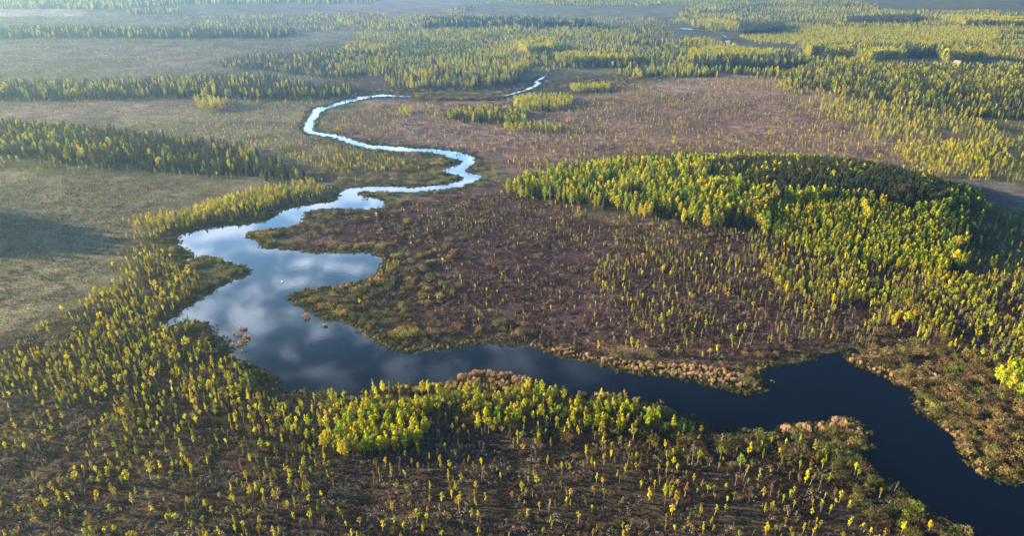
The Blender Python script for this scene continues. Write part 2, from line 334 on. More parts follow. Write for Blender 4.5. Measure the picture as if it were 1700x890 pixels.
b.inputs['Base Color'].default_value = (0.0005, 0.002, 0.010, 1); b.inputs['Roughness'].default_value = 0.03; b.inputs['IOR'].default_value = 1.34
n = t.nodes.new('ShaderNodeTexNoise'); n.inputs['Scale'].default_value = 0.6; n.inputs['Detail'].default_value = 3
g = t.nodes.new('ShaderNodeNewGeometry'); t.links.new(g.outputs['Position'], n.inputs['Vector'])
bp = t.nodes.new('ShaderNodeBump'); bp.inputs['Strength'].default_value = 0.03; bp.inputs['Distance'].default_value = 0.2
t.links.new(n.outputs['Fac'], bp.inputs['Height']); t.links.new(bp.outputs[0], b.inputs['Normal'])
def sheet(name, p, z, m):
    vs = [Vector((a, b_, z)) for a, b_ in p]
    tris = tessellate_polygon([vs])
    tris = [tr if (vs[tr[1]] - vs[tr[0]]).cross(vs[tr[2]] - vs[tr[0]]).z > 0 else tr[::-1] for tr in tris]
    return mesh_obj(name, vs, tris, [m])
o = sheet('river', RIVR, 0.06, m_w); o['kind'] = 'structure'; o['label'] = 'meandering river mirroring the clouds and turning dark blue nearby'
o = sheet('pond', POND, 0.06, m_w); o['kind'] = 'structure'
for q in FARP: o = sheet('stream', q, 1.0 + 0.1, m_w); o['kind'] = 'structure'
shore_kd = kdtree.KDTree(len(RIVR) + len(POND))
for i, q in enumerate(np.concatenate([RIVR, POND])): shore_kd.insert((q[0], q[1], 0), i)
shore_kd.balance()
def in_water(x, y):
    r = np.zeros(np.shape(x), bool)
    for q in WATER: r |= pip(x, y, q)
    return r
def shore_dist(x, y):
    return np.array([shore_kd.find((a, b_, 0))[2] for a, b_ in zip(x, y)])

# ------------------------------------------------------------------ ground zones (ground colours; the far heath is paled for haze)
def PX(*a): return poly([(a[i], a[i + 1]) for i in range(0, len(a), 2)])
GZ = [  # polygon, colour, later ones lie over earlier ones
 (PX(-900,20, 620,20, 640,60, 600,100, 560,125, 640,170, -900,170), (0.20,0.20,0.14)),
 (PX(-900,78, 120,74, 260,80, 330,86, 260,96, -900,100), (0.26,0.22,0.18)),
 (PX(180,108, 300,92, 400,80, 420,86, 330,104, 230,114), (0.30,0.23,0.19)),
 (PX(-900,12, 130,14, 150,26, -900,30), (0.48,0.44,0.40)),
 (PX(-900,165, 300,163, 560,170, 560,230, 480,285, 320,262, 130,222, -900,205), (0.26,0.235,0.155)),
 (PX(30,176, 300,168, 330,180, 200,196, 40,194), (0.34,0.26,0.23)),
 (PX(640,160, 800,165, 1000,160, 1130,130, 1290,128, 1420,170, 1600,250, 1620,290, 1400,262, 1100,255, 1000,280, 860,300, 800,260, 560,220), (0.38,0.245,0.235)),  # far heath: haze is put into this paler mauve
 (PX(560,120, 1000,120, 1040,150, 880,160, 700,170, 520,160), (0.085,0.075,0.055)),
 (PX(-900,266, 480,292, 520,320, 330,352, 230,380, 210,440, 140,500, 20,560, -900,600), (0.235,0.23,0.15)),
 (PX(-900,600, 30,560, 200,470, 300,420, 460,650, 760,640, 1100,670, 1300,720, 1700,900, 2000,1300, -1500,1300, -900,800), (0.115,0.09,0.065)),
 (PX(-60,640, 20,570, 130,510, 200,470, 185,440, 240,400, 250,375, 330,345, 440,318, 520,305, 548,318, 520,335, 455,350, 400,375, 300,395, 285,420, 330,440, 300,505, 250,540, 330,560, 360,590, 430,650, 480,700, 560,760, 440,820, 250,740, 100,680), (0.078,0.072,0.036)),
 (PX(-900,640, 120,660, 260,760, 330,900, 200,1300, -1500,1300), (0.15,0.12,0.09)),
 (PX(480,350, 640,345, 830,300, 1000,380, 1280,400, 1600,450, 1900,470, 2000,640, 1500,560, 1380,585, 1260,600, 900,575, 700,570, 660,520, 640,440, 500,400), (0.145,0.085,0.095)),
 (PX(1100,560, 1250,590, 1260,650, 1000,610, 900,575), (0.26,0.15,0.09)),
 (PX(1400,560, 1480,550, 1640,600, 2000,640, 2000,860, 1700,800, 1560,700, 1410,600), (0.12,0.085,0.045)),
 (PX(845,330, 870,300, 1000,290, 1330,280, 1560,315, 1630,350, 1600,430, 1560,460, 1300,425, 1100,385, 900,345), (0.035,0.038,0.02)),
 (PX(1560,297, 1640,296, 1760,330, 1900,360, 1900,380, 1680,352, 1620,332), (0.20,0.185,0.18)),
 (PX(1318,86, 1440,90, 1560,95, 1690,101, 1690,106, 1540,104, 1440,100, 1330,92), (0.34,0.36,0.32)),
 (PX(540,-6, 780,-4, 770,14, 720,26, 600,28, 540,22), (0.26,0.20,0.15)),
 (PX(760,8, 1134,10, 1134,34, 960,30, 800,28), (0.20,0.20,0.11)),
 (PX(1100,38, 1170,44, 1240,58, 1330,72, 1330,86, 1240,84, 1180,72, 1120,58), (0.13,0.13,0.085)),
 (PX(1030,62, 1130,64, 1130,74, 1050,74), (0.20,0.17,0.13)),
 (PX(1400,-4, 1800,-4, 1800,22, 1480,20), (0.17,0.16,0.10)),
 (PX(1195,124, 1240,121, 1265,125, 1262,130, 1200,130), (0.28,0.30,0.27)),
]
def ground_colour(x, y):
    c = np.empty(x.shape + (3,)); c[:] = (0.17, 0.165, 0.075)
    cs = np.zeros_like(c)
    for q in range(5):
        sc_ = (9, 14, 24, 38, 60)[q]; am = sc_ * 1.1
        jx = x + (vnoise(x, y, sc_, 11 + q) - .5) * am + rng.normal(0, 1.5, x.shape) * (1 + y / 500); jy = y + (vnoise(x, y, sc_, 22 + q) - .5) * am + rng.normal(0, 1.5, x.shape) * (1 + y / 500)
        cq = c.copy()
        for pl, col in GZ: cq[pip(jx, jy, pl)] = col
        cs += cq / 5
    c = cs
    k = fbm(x, y, 26, 3)[..., None]; c *= 0.30 + 0.85 * k
    k2 = vnoise(x, y, 60, 9)[..., None]; c = c * (1 - .25 * k2) + c.mean(-1, keepdims=True) * .25 * k2
    return c
rings = np.concatenate([[0.0], np.linspace(20, 120, 12), np.linspace(124, 700, 400), np.geomspace(704, 3000, 420), np.geomspace(3100, 16000, 30)])
fa = np.linspace(R(38), R(142), 560); ba = np.linspace(R(142), R(398), 60)[1:-1]; angs = np.concatenate([fa, ba])
RR, AA = np.meshgrid(rings[1:], angs, indexing='ij'); gx = RR * np.cos(AA); gy = RR * np.sin(AA)
gh = gz(gx, gy) + np.where(in_water(gx.ravel(), gy.ravel()).reshape(gx.shape), -0.25, 0.0)
gv = np.concatenate([[[0, 0, 0]], np.stack([gx, gy, gh], -1).reshape(-1, 3)])
nR, nA = RR.shape
ii, jj = np.meshgrid(np.arange(nR - 1), np.arange(nA), indexing='ij'); a_ = 1 + ii * nA + jj; b_ = 1 + ii * nA + (jj + 1) % nA
gq = np.stack([a_, a_ + nA, b_ + nA, b_], -1).reshape(-1, 4)
cj = np.arange(nA); gt = np.stack([np.zeros(nA, int), 1 + cj, 1 + (cj + 1) % nA], -1)
me = bpy.data.meshes.new('ground'); nv = len(gv); me.vertices.add(nv); me.vertices.foreach_set('co', gv.ravel())
li = np.concatenate([gq.ravel(), gt.ravel()]); me.loops.add(len(li)); me.loops.foreach_set('vertex_index', li.astype(np.int32))
ls = np.concatenate([np.arange(len(gq)) * 4, len(gq) * 4 + np.arange(len(gt)) * 3]); me.polygons.add(len(ls)); me.polygons.foreach_set('loop_start', ls.astype(np.int32))
me.polygons.foreach_set('use_smooth', np.ones(len(ls), bool)); me.update(calc_edges=True)
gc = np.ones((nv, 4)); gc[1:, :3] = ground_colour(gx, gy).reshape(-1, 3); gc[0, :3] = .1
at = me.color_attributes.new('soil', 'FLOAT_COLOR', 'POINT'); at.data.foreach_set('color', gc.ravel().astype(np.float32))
m_g, t, b = mat('bog_ground')
va = t.nodes.new('ShaderNodeVertexColor'); va.layer_name = 'soil'
g = t.nodes.new('ShaderNodeNewGeometry')
def gnoise(scale, det, rough=.6):
    n = t.nodes.new('ShaderNodeTexNoise'); n.inputs['Scale'].default_value = scale; n.inputs['Detail'].default_value = det; n.inputs['Roughness'].default_value = rough
    t.links.new(g.outputs['Position'], n.inputs['Vector']); return n.outputs['Fac']
def mrr(src, a, b_, c, d):
    n = t.nodes.new('ShaderNodeMapRange'); n.inputs[1].default_value = a; n.inputs[2].default_value = b_; n.inputs[3].default_value = c; n.inputs[4].default_value = d
    t.links.new(src, n.inputs[0]); return n.outputs[0]
n1 = gnoise(0.9, 6, .85); n2 = gnoise(0.12, 4)
mm = t.nodes.new('ShaderNodeMath'); mm.operation = 'MULTIPLY'; t.links.new(mrr(n1, .38, .62, .1, 1.9), mm.inputs[0]); t.links.new(mrr(n2, .3, .7, .6, 1.4), mm.inputs[1])
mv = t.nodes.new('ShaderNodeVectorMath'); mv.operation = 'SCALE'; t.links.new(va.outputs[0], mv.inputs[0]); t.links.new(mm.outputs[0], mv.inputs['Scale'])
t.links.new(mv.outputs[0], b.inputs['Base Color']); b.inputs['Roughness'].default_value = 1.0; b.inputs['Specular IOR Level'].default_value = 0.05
bp = t.nodes.new('ShaderNodeBump'); bp.inputs['Strength'].default_value = 1.0; bp.inputs['Distance'].default_value = 0.8
ad = t.nodes.new('ShaderNodeMath'); ad.operation = 'ADD'; t.links.new(n1, ad.inputs[0]); t.links.new(mrr(n2, 0, 1, 0, 1.5), ad.inputs[1])
t.links.new(ad.outputs[0], bp.inputs['Height']); t.links.new(bp.outputs[0], b.inputs['Normal'])
me.materials.append(m_g); ground = bpy.data.objects.new('ground', me); COL.objects.link(ground); ground['kind'] = 'structure'

# ------------------------------------------------------------------ where the plants stand
# kind: list of (x, y, height, tone, shape)
PL = {k: [] for k in NSHAPE}
def add(kind, x, y, h, tone, shape): PL[kind].append(np.stack([x, y, h, tone, shape], 1).astype(float))
def tones_for(kind, n, x, y, pref=None, seed=0):
    nt_ = len(LEAF[kind]); w_ = np.array(pref if pref is not None else [1] * nt_, float); w_ = w_ / w_.sum()
    return rng.choice(nt_, n, p=w_)
def scatter(pl, spacing, mix, hr, dens=1.0, clump=None, seed=1, tones=None, margin=1.2, edge=6.0, hs=1.0, keep_out=(), ks=22, hfac=.71):
    x0, y0 = pl.min(0) - 2; x1, y1 = pl.max(0) + 2
    nx, ny = int((x1 - x0) / spacing) + 1, int((y1 - y0) / spacing) + 1
    X, Y = np.meshgrid(np.arange(nx), np.arange(ny)); X = x0 + (X.ravel() + rng.uniform(0, 1, X.size)) * spacing; Y = y0 + (Y.ravel() + rng.uniform(0, 1, Y.size)) * spacing
    jx = X + (vnoise(X, Y, 9, seed) - .5) * edge * 2; jy = Y + (vnoise(X, Y, 9, seed + 40) - .5) * edge * 2
    k = pip(jx, jy, pl); X, Y = X[k], Y[k]
    px, py, _ = Q(X, Y); k = (px > -420) & (px < 2050) & (py < 1010); X, Y = X[k], Y[k]
    if clump:
        s, a, b_ = clump; nn = fbm(X, Y, s, seed + 3); p = np.clip((nn - a) / (b_ - a), 0, 1); k = rng.uniform(0, 1, X.size) < p * dens
    else: k = rng.uniform(0, 1, X.size) < dens
    X, Y = X[k], Y[k]
    k = ~in_water(X, Y); X, Y = X[k], Y[k]
    for q in keep_out:
        ja = np.where(Y > 550, 34.0, 4.0); k = ~pip(X + (vnoise(X, Y, 40, 61) - .5) * ja * 2, Y + (vnoise(X, Y, 40, 62) - .5) * ja * 2, q); X, Y = X[k], Y[k]
    if margin and X.size and Y.min() < 1000:
        near = Y < 1000; d = np.full(X.size, 99.0); d[near] = shore_dist(X[near], Y[near]); k = d > margin; X, Y = X[k], Y[k]
    n = X.size
    if n == 0: return
    names = [m_[0] for m_ in mix]; ws = np.array([m_[1] for m_ in mix], float); ws /= ws.sum()
    key = np.clip(fbm(X, Y, ks, seed + 9) * (0.55 if ks < 40 else .8) + rng.uniform(0, 1, n) * (.72 if ks < 40 else .35) - .13, 0, .9999)
    order = np.argsort(np.argsort(key)) / n
    ki = np.searchsorted(np.cumsum(ws), order, side='right').clip(0, len(ws) - 1)
    hv = hr[0] + (hr[1] - hr[0]) * np.clip(0.45 * rng.beta(2, 2, n) + .25 * vnoise(X, Y, 18, seed + 5) + .45 * fbm(X, Y, 70, seed + 6) - .06, 0, 1)
    hv = hv * hfac
    for i, nm in enumerate(names):
        q = ki == i; c = q.sum()
        if not c: continue
        hf = {'willow_bush': 1.0, 'bare_tree': .95, 'spruce_tree': 1.12}.get(nm, 1.0)
        if nm == 'willow_bush': h = rng.uniform(1.6, 3.6, c) * hs
        elif nm == 'reed_clump': h = rng.uniform(1.0, 2.5, c) * hs
        elif nm in ('sedge', 'heather'): h = rng.uniform(.7, 1.3, c) * hs
        else: h = hv[q] * hf
        add(nm, X[q], Y[q], h, tones_for(nm, c, X[q], Y[q], (tones or {}).get(nm)), rng.integers(0, NSHAPE[nm], c))

YB = 'young_birch'; BT = 'birch_tree'; SP = 'spruce_tree'; PN = 'pine_tree'; BR = 'bare_tree'; WB = 'willow_bush'; RC = 'reed_clump'
T_near = {YB: [4, 2.2, 2, 3]}; T_olive = {YB: [.7, .8, 1.2, 5]}; T_mid = {YB: [2, 2, 1.6, 4]}
ISLAND = PX(846,326, 862,308, 905,297, 960,292, 1000,290, 1020,284, 1060,283, 1100,285, 1150,280, 1250,277, 1330,279, 1400,290, 1480,303, 1545,318, 1610,342, 1625,362, 1600,400, 1575,440, 1560,452, 1500,445, 1430,432, 1370,425, 1320,416, 1284,404, 1272,392, 1200,390, 1150,390, 1090,378, 1040,366, 985,355, 920,342, 870,336)
PINES = PX(1165,300, 1240,290, 1380,288, 1460,300, 1550,330, 1560,368, 1500,372, 1420,362, 1330,358, 1290,362, 1240,345, 1190,330)
GROVE2 = PX(1272,372, 1310,368, 1400,366, 1480,372, 1560,392, 1585,430, 1568,462, 1520,455, 1470,446, 1400,440, 1330,428, 1290,412)
FIELD1 = GZ[-7][0]; FIELD2 = GZ[-1][0]; CLEAR = GZ[-8][0]
OPEN = [g_[0] for g_ in GZ[-6:-1]]
PLANT_ = PX(650,72, 700,68, 790,74, 780,92, 690,96, 640,88)
LIME = PX(1225,62, 1340,46, 1480,42, 1660,48, 1660,66, 1600,76, 1460,74, 1330,76, 1260,72)
# --- bottom bog
scatter(PX(-500,640, 60,610, 200,600, 330,560, 420,640, 470,668, 620,665, 760,660, 900,668, 1080,690, 1200,730, 1420,760, 1620,900, 1700,1010, -600,1010), 2.6, [(YB, .80), (BR, .20)], (2.6, 8.2), .58, (16, .28, .62), 21, T_near)
scatter(PX(200,640, 460,680, 560,770, 520,900, 480,1010, 350,1010, 250,800, 190,700), 2.7, [(YB, .85), (BR, .15)], (3, 8.6), .6, (14, .25, .6), 22, T_near)
scatter(PX(540,748, 556,706, 600,684, 650,678, 700,674, 730,680, 715,700, 700,728, 660,752, 610,768, 560,768), 2.3, [(YB, .25), (BT, .75)], (7.5, 10.5), .85, None, 23, {YB: [5, 2, 2, 0], BT: [6, 2, .3]}, edge=3)
scatter(PX(600,676, 700,664, 800,655, 900,665, 1000,675, 1080,690, 1110,720, 1000,715, 850,700, 760,710, 700,700, 640,692), 2.5, [(YB, .45), (BT, .3), (WB, .25)], (6, 10), .8, None, 24, {YB: [4, 3, 1, 1], BT: [4, 3, 1]})
scatter(PX(820,660, 960,676, 1080,694, 1140,712, 1180,738, 1080,730, 960,706, 840,692), 2.8, [(YB, .8), (BT, .2)], (6, 10), .55, None, 25, {YB: [4, 3, 2, 2]})
scatter(PX(470,690, 520,665, 600,655, 680,652, 660,675, 590,690, 550,720, 540,750, 490,740), 2.6, [(YB, .8), (BT, .2)], (4.5, 9), .6, (12, .2, .5), 26, {YB: [5, 2.5, 2, 1]})
scatter(PX(700,690, 900,672, 1080,700, 1200,735, 1000,740, 820,730, 720,728), 2.8, [(YB, .8), (WB, .2)], (3.5, 8), .5, (12, .25, .55), 27, {YB: [3, 3, 2, 2]})
# --- left bog birches
LEFTB = PX(-60,640, 20,570, 130,510, 200,470, 185,440, 240,400, 200,370, 330,345, 440,318, 520,305, 548,318, 520,330, 455,345, 420,360, 350,370, 300,380, 268,392, 272,420, 300,440, 330,470, 300,505, 250,540, 330,560, 360,590, 420,650, 460,700, 300,700, 100,680)
scatter(LEFTB, 2.35, [(YB, .93), (BR, .07)], (3.2, 8.2), .78, (17, .24, .55), 31, {YB: [4.5, 2.4, 2.4, 1.8]})
scatter(PX(240,372, 330,348, 440,318, 520,305, 546,318, 515,330, 455,345, 400,362, 330,372, 260,385), 2.8, [(YB, .8), (BT, .2)], (6.5, 9.5), .8, None, 32, {YB: [6, 1.5, 3, 0.5], BT: [5, 1, 0]}, edge=3)
scatter(PX(60,600, 150,530, 230,495, 300,470, 330,560, 400,640, 300,680, 150,660), 2.8, [(YB, 1)], (5, 8.5), .5, (12, .3, .6), 33, {YB: [6, 2.5, 2, 1]})
scatter(PX(0,270, 300,290, 480,292, 540,310, 330,340, 200,365, 60,300), 5.5, [(YB, .6), (PN, .4)], (2.2, 4.2), .5, (20, .3, .6), 34, T_olive)
scatter(PX(-600,270, 240,300, 330,340, 200,400, 130,500, 0,560, -600,640), 3.4, [(YB, .5), (PN, .5)], (1.2, 4.2), .85, (18, .2, .6), 35, T_olive)
scatter(PX(-500,560, 20,560, 120,640, 200,760, 260,1010, -600,1010), 3.6, [(YB, 1)], (2.5, 6.5), .40, (15, .25, .7), 36, T_near)
# --- off-frame wooded rise on the left that throws its long shadow over the bog
scatter(PX(-330,350, -110,352, -60,372, -90,408, -330,412), 4.5, [(SP, .8), (BT, .2)], (13, 19), .6, None, 37, None, hfac=1)
# --- between the left woods and the river
scatter(GZ[4][0], 4.4, [(YB, .6), (PN, .4)], (2, 5.5), .85, (26, .15, .5), 44, {YB: [1.5, 1.5, 1, 5]})
scatter(GZ[0][0], 6.5, [(YB, .5), (PN, .5)], (3, 6.5), .7, (70, .25, .55), 45, {YB: [1.5, 1.5, .6, 5]})
scatter(PX(-500,205, 130,215, 330,232, 420,250, 560,285, 700,262, 660,255, 560,238, 500,226, 470,200, 380,190, 250,205), 5.2, [(YB, .9), (PN, .1)], (3, 6), .75, (24, .22, .55), 41, {YB: [3, 2, 1.5, 4]})
scatter(PX(380,235, 520,245, 640,262, 700,280, 640,292, 560,290, 480,270, 400,252), 4.0, [(YB, 1)], (5, 8), .8, (20, .2, .5), 42, {YB: [4, 2.5, 1.5, 2]})
scatter(PX(560,262, 720,268, 750,282, 740,300, 620,305, 540,305, 500,290), 4.2, [(WB, .8), (YB, .2)], (4, 6), .6, None, 43, {YB: [1, 1, 1, 5]})
# --- left woods
scatter(PX(-500,208, 0,212, 70,212, 160,222, 250,236, 340,246, 410,260, 470,275, 505,296, 470,300, 420,294, 330,290, 220,282, 110,272, 0,266, -500,262), 3.6, [(BT, .22), (SP, .46), (PN, .18), (BR, .14)], (8, 17.5), .97, None, 51, {BT: [3, 2, 3], BR: [1, 3]}, edge=9, hfac=.64)
scatter(PX(-300,262, 110,268, 220,280, 340,288, 480,300, 470,306, 330,298, 200,292, -300,274), 4.5, [(YB, .7), (PN, .3)], (5, 9), .7, None, 52, T_mid)
scatter(PX(-500,142, 0,144, 150,140, 300,136, 420,131, 520,146, 580,150, 590,157, 520,164, 420,166, 330,160, 160,166, -500,166), 4.3, [(SP, .48), (BR, .27), (BT, .25)], (9, 21), .95, None, 53, {BT: [3, 1, 2], BR: [3, 2]}, edge=14, hfac=.62)
scatter(PX(320,172, 350,166, 375,170, 370,182, 340,184, 322,180), 4.5, [(BT, .6), (BR, .4)], (10, 14), .95, None, 54, {BT: [4, 1, 0]})
scatter(PX(330,165, 500,160, 560,170, 500,185, 420,190, 350,186), 5.5, [(YB, .6), (PN, .4)], (4, 8), .75, None, 55, T_olive)
scatter(PX(-600,52, 150,50, 320,54, 480,54, 490,62, 300,64, 140,62, -600,70), 6.5, [(SP, .75), (BT, .25)], (13, 19), .95, (60, .1, .3), 56, {BT: [2, 1, 3]}, edge=16)
scatter(PX(-600,-14, 500,-14, 620,-6, 620,6, 300,8, 200,16, -600,12), 9.5, [(SP, .5), (BT, .5)], (13, 20), .9, (80, .25, .5), 57, {BT: [3, 1, 2]})
scatter(PX(210,18, 300,16, 300,24, 220,24), 8, [(BT, .5), (SP, .5)], (12, 16), .9, None, 58)
scatter(PX(300,30, 640,24, 640,48, 480,52, 320,50), 8.5, [(BT, .4), (SP, .3), (BR, .3)], (8, 14), .9, (70, .3, .55), 59, {BT: [4, 1, 1]}, hfac=.6)
scatter(PX(-600,70, 500,62, 620,70, 600,100, 400,110, 300,125, -600,135), 8, [(PN, .7), (YB, .3)], (2.5, 5), .9, (50, .3, .6), 60, T_olive)
scatter(PX(-600,18, 640,8, 640,50, -600,50), 10, [(PN, .7), (YB, .3)], (3, 6), .8, (60, .3, .6), 61, T_olive)
scatter(PX(360,100, 560,84, 620,100, 600,128, 540,130, 430,116, 380,116), 5, [(SP, .5), (BT, .2), (BR, .3)], (9, 15), .95, (45, .25, .45), 62, {BT: [3, 1, 2]}, hfac=.6)
# --- middle knoll and woods behind
scatter(PX(636,136, 660,128, 720,122, 780,120, 850,124, 862,136, 845,143, 780,147, 700,149, 650,147), 4.6, [(BR, .36), (BT, .36), (SP, .28)], (11, 16), .97, None, 71, {BT: [4, 2, 1], BR: [4, 1]}, edge=4)
FARW = PX(600,62, 760,50, 1100,52, 1400,40, 2100,30, 2100,120, 1700,112, 1560,108, 1290,112, 1180,118, 1000,112, 920,118, 860,122, 700,112, 620,128, 560,120, 560,90)
scatter(FARW, 5.0, [(SP, .24), (BT, .60), (BR, .16)], (6, 19), .96, (85, .40, .50), 72, hfac=.58, ks=95, tones={BT: [4, 2, 1.5], BR: [3, 1]}, keep_out=OPEN + [FIELD1, FIELD2, PLANT_, LIME, PX(870,108, 1000,116, 1100,112, 1150,124, 960,130)])
scatter(PX(560,-18, 2200,-18, 2200,48, 1400,48, 1100,58, 760,56, 600,66, 560,40), 8, [(SP, .24), (BT, .60), (BR, .16)], (6, 20), .93, (130, .42, .50), 73, hfac=.58, ks=140, tones={BT: [4, 2, 1.5]}, keep_out=OPEN)
scatter(PX(560,-18, 2200,-18, 2200,48, 1400,48, 1100,58, 760,56, 600,66, 560,40), 8, [(BT, .6), (YB, .4)], (4, 8), .8, (90, .2, .4), 74, {BT: [5, 3, 1]}, keep_out=OPEN)
scatter(FARW, 5.0, [(BT, .55), (YB, .3), (WB, .15)], (4, 8), .85, (60, .2, .4), 76, {BT: [5, 3, 1], YB: [2, 2, 2, 3]}, keep_out=OPEN + [FIELD1, FIELD2])
scatter(PX(1020,122, 1100,112, 1180,118, 1290,120, 1300,132, 1260,134, 1180,128, 1060,130), 5, [(BT, .6), (SP, .4)], (9, 14), .9, None, 75, {BT: [4, 3, 1]}, keep_out=[FIELD2])
scatter(PLANT_, 4.0, [(BT, .8), (PN, .2)], (6, 9), .97, None, 77, {BT: [.5, 3, 4]}, edge=3)
scatter(LIME, 4.6, [(BT, .8), (YB, .2)], (6, 9.5), .95, None, 78, {BT: [6, 3, .3], YB: [4, 3, 1, 1]}, edge=8, keep_out=[FIELD1])
for i_, (pp, kk, hh) in enumerate([(PX(855,84, 880,76, 925,84, 915,92, 870,92), BT, (15, 20)), (PX(920,104, 950,98, 1050,102, 1040,108, 940,110), BT, (13, 18)), (PX(1150,44, 1180,38, 1230,46, 1225,52, 1180,48), BT, (12, 17)),
     (PX(1222,48, 1300,46, 1300,56, 1230,60), SP, (14, 20)), (PX(700,38, 800,34, 985,40, 985,46, 800,46, 700,46), SP, (13, 18)), (PX(1335,92, 1362,88, 1362,96, 1338,98), BT, (18, 24)), (PX(1376,94, 1412,90, 1412,98, 1380,99), BT, (17, 22)),
     (PX(1418,98, 1475,94, 1500,100, 1440,103), BT, (15, 20)), (PX(1500,92, 1550,90, 1550,96, 1505,97), SP, (16, 21)), (PX(1560,98, 1620,94, 1640,102, 1570,104), BT, (15, 21)), (PX(1134,90, 1200,84, 1290,92, 1280,100, 1150,102), BT, (9, 16)),
     (PX(1150,106, 1300,102, 1340,112, 1300,118, 1160,116), SP, (12, 18)), (PX(1400,34, 1520,30, 1540,38, 1420,42), SP, (12, 17)), (PX(1560,34, 1700,38, 1800,46, 1600,44), BT, (14, 20))]):
    scatter(pp, 4.3, [(kk, .85), (BR if i_ % 3 == 0 else BT, .15)], hh, .97, None, 400 + i_, {BT: [6, 2, .4]}, edge=4, hfac=.85)
# --- right-hand woods
RWOOD = PX(1290,132, 1340,112, 1500,112, 1700,118, 2100,130, 2100,215, 1760,205, 1700,200, 1600,195, 1500,180, 1400,165, 1320,152)
scatter(RWOOD, 4.2, [(SP, .34), (BT, .38), (PN, .12), (BR, .16)], (7, 18), .96, (30, .12, .24), 81, {BT: [4, 3, 2], BR: [3, 1]}, hfac=.62)
scatter(PX(1290,140, 1340,152, 1420,168, 1500,182, 1620,198, 1660,215, 1680,250, 1600,282, 1540,262, 1460,235, 1400,205, 1320,172, 1280,160), 4.6, [(BT, .55), (YB, .45)], (5, 10), .92, (30, .2, .4), 82, {BT: [4, 3, .7], YB: [3, 2, 2, 2]})
scatter(PX(1540,232, 1640,240, 1680,262, 1640,300, 1560,296, 1500,280, 1480,255), 4.0, [(BT, .5), (YB, .5)], (5, 8), .9, (20, .2, .4), 83, {BT: [6, 2, .2], YB: [5, 2, 2, 1]})
scatter(PX(1640,200, 2100,215, 2100,430, 1760,400, 1700,330, 1640,300, 1680,260), 4.6, [(BT, .5), (YB, .5)], (4, 8), .8, (25, .25, .5), 84, {BT: [2, 3, 3], YB: [2, 2, 2, 3]}, keep_out=[CLEAR])
# --- small groves on the far heath
scatter(PX(735,192, 800,184, 850,186, 880,190, 880,202, 840,208, 780,206, 740,200), 4.0, [(BT, .6), (SP, .25), (PN, .15)], (9, 13), .95, None, 91, {BT: [4, 2, 1.5]}, edge=3)
scatter(PX(852,168, 880,164, 945,164, 955,176, 930,184, 880,186, 855,180), 3.8, [(BT, .95), (SP, .05)], (9, 12), .97, None, 92, {BT: [6, 2, .3]}, edge=3)
scatter(PX(840,208, 900,208, 940,214, 930,222, 880,220, 842,216), 3.8, [(BT, .8), (YB, .2)], (7, 9), .95, None, 93, {BT: [4, 3, .5]}, edge=2)
scatter(PX(944,146, 1012,144, 1014,152, 950,154), 3.8, [(BT, 1)], (9, 10.5), .98, None, 94, {BT: [5, 3, .5]}, edge=2)
scatter(PX(665,184, 685,184, 685,192, 665,192), 3.6, [(BT, 1)], (7, 9), .9, None, 95, {BT: [5, 1, 0]}, edge=2)
scatter(PX(972,288, 1000,282, 1040,283, 1044,292, 1010,296, 978,296), 3.2, [(BT, 1)], (9, 12), .97, None, 96, {BT: [6, 2, .2]}, edge=2)
scatter(PX(900,240, 1080,240, 1400,262, 1480,262, 1600,285, 1560,300, 1400,285, 1200,275, 1040,280, 960,280, 880,300), 4.5, [(YB, .8), (BR, .2)], (4, 7), .6, (26, .25, .5), 97, T_olive)
# --- far heath: thin scattered small trees
scatter(PX(560,190, 700,172, 880,190, 1010,150, 1130,132, 1280,132, 1330,165, 1460,230, 1540,262, 1600,290, 1400,270, 1100,255, 1000,275, 860,300, 830,260, 640,236, 560,222), 3.7, [(YB, .66), (BR, .34)], (3.4, 8.0), .85, (28, .15, .5), 101, {YB: [2.4, 1, 3, 4], BR: [3, 2]})
scatter(PX(540,178, 700,165, 900,165, 1010,125, 1150,132, 1000,150, 900,185, 700,190, 600,200), 5.0, [(WB, 1)], (3, 4), .45, (20, .3, .6), 102, None)
scatter(PX(560,128, 700,150, 880,140, 1000,122, 1140,126, 960,145, 700,168, 560,160), 5.5, [(WB, .9), (YB, .1)], (3, 5), .5, None, 103, {WB: [3, 1, 0, 2]})
scatter(PX(690,156, 760,157, 830,156, 838,160, 828,166, 760,167, 690,165), 2.3, [(WB, 1)], (1, 1), .9, None, 104, {WB: [3, 1, 1, 2]}, margin=.3, edge=2, hs=1.15)
# --- island
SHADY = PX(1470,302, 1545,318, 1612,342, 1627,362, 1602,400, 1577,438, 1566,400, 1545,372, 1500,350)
scatter(ISLAND, 3.0, [(BT, .85), (BR, .06), (SP, .09)], (9.5, 15.5), .97, (19, .24, .36), 111, {BT: [5, 4, 2.2]}, edge=8, keep_out=[PINES, GROVE2, SHADY])
scatter(SHADY, 3.3, [(BT, .8), (SP, .2)], (10, 15), .97, None, 116, {BT: [.6, 1.4, 5]}, edge=8)  # shade of the island's right side put into deep green crowns
scatter(PX(830,330, 850,306, 900,290, 1000,284, 1040,276, 1150,275, 1250,272, 1420,283, 1560,312, 1560,330, 1280,390, 1282,408, 1180,404, 1090,392, 1000,378, 900,352), 3.2, [(YB, .8), (WB, .2)], (3.5, 8), .28, (14, .3, .55), 117, {YB: [4, 3, 2, 3]}, keep_out=[])
scatter(PINES, 3.5, [(SP, .45), (PN, .45), (BT, .10)], (12, 16.5), .97, None, 112, {BT: [4, 2, 2]}, edge=2)
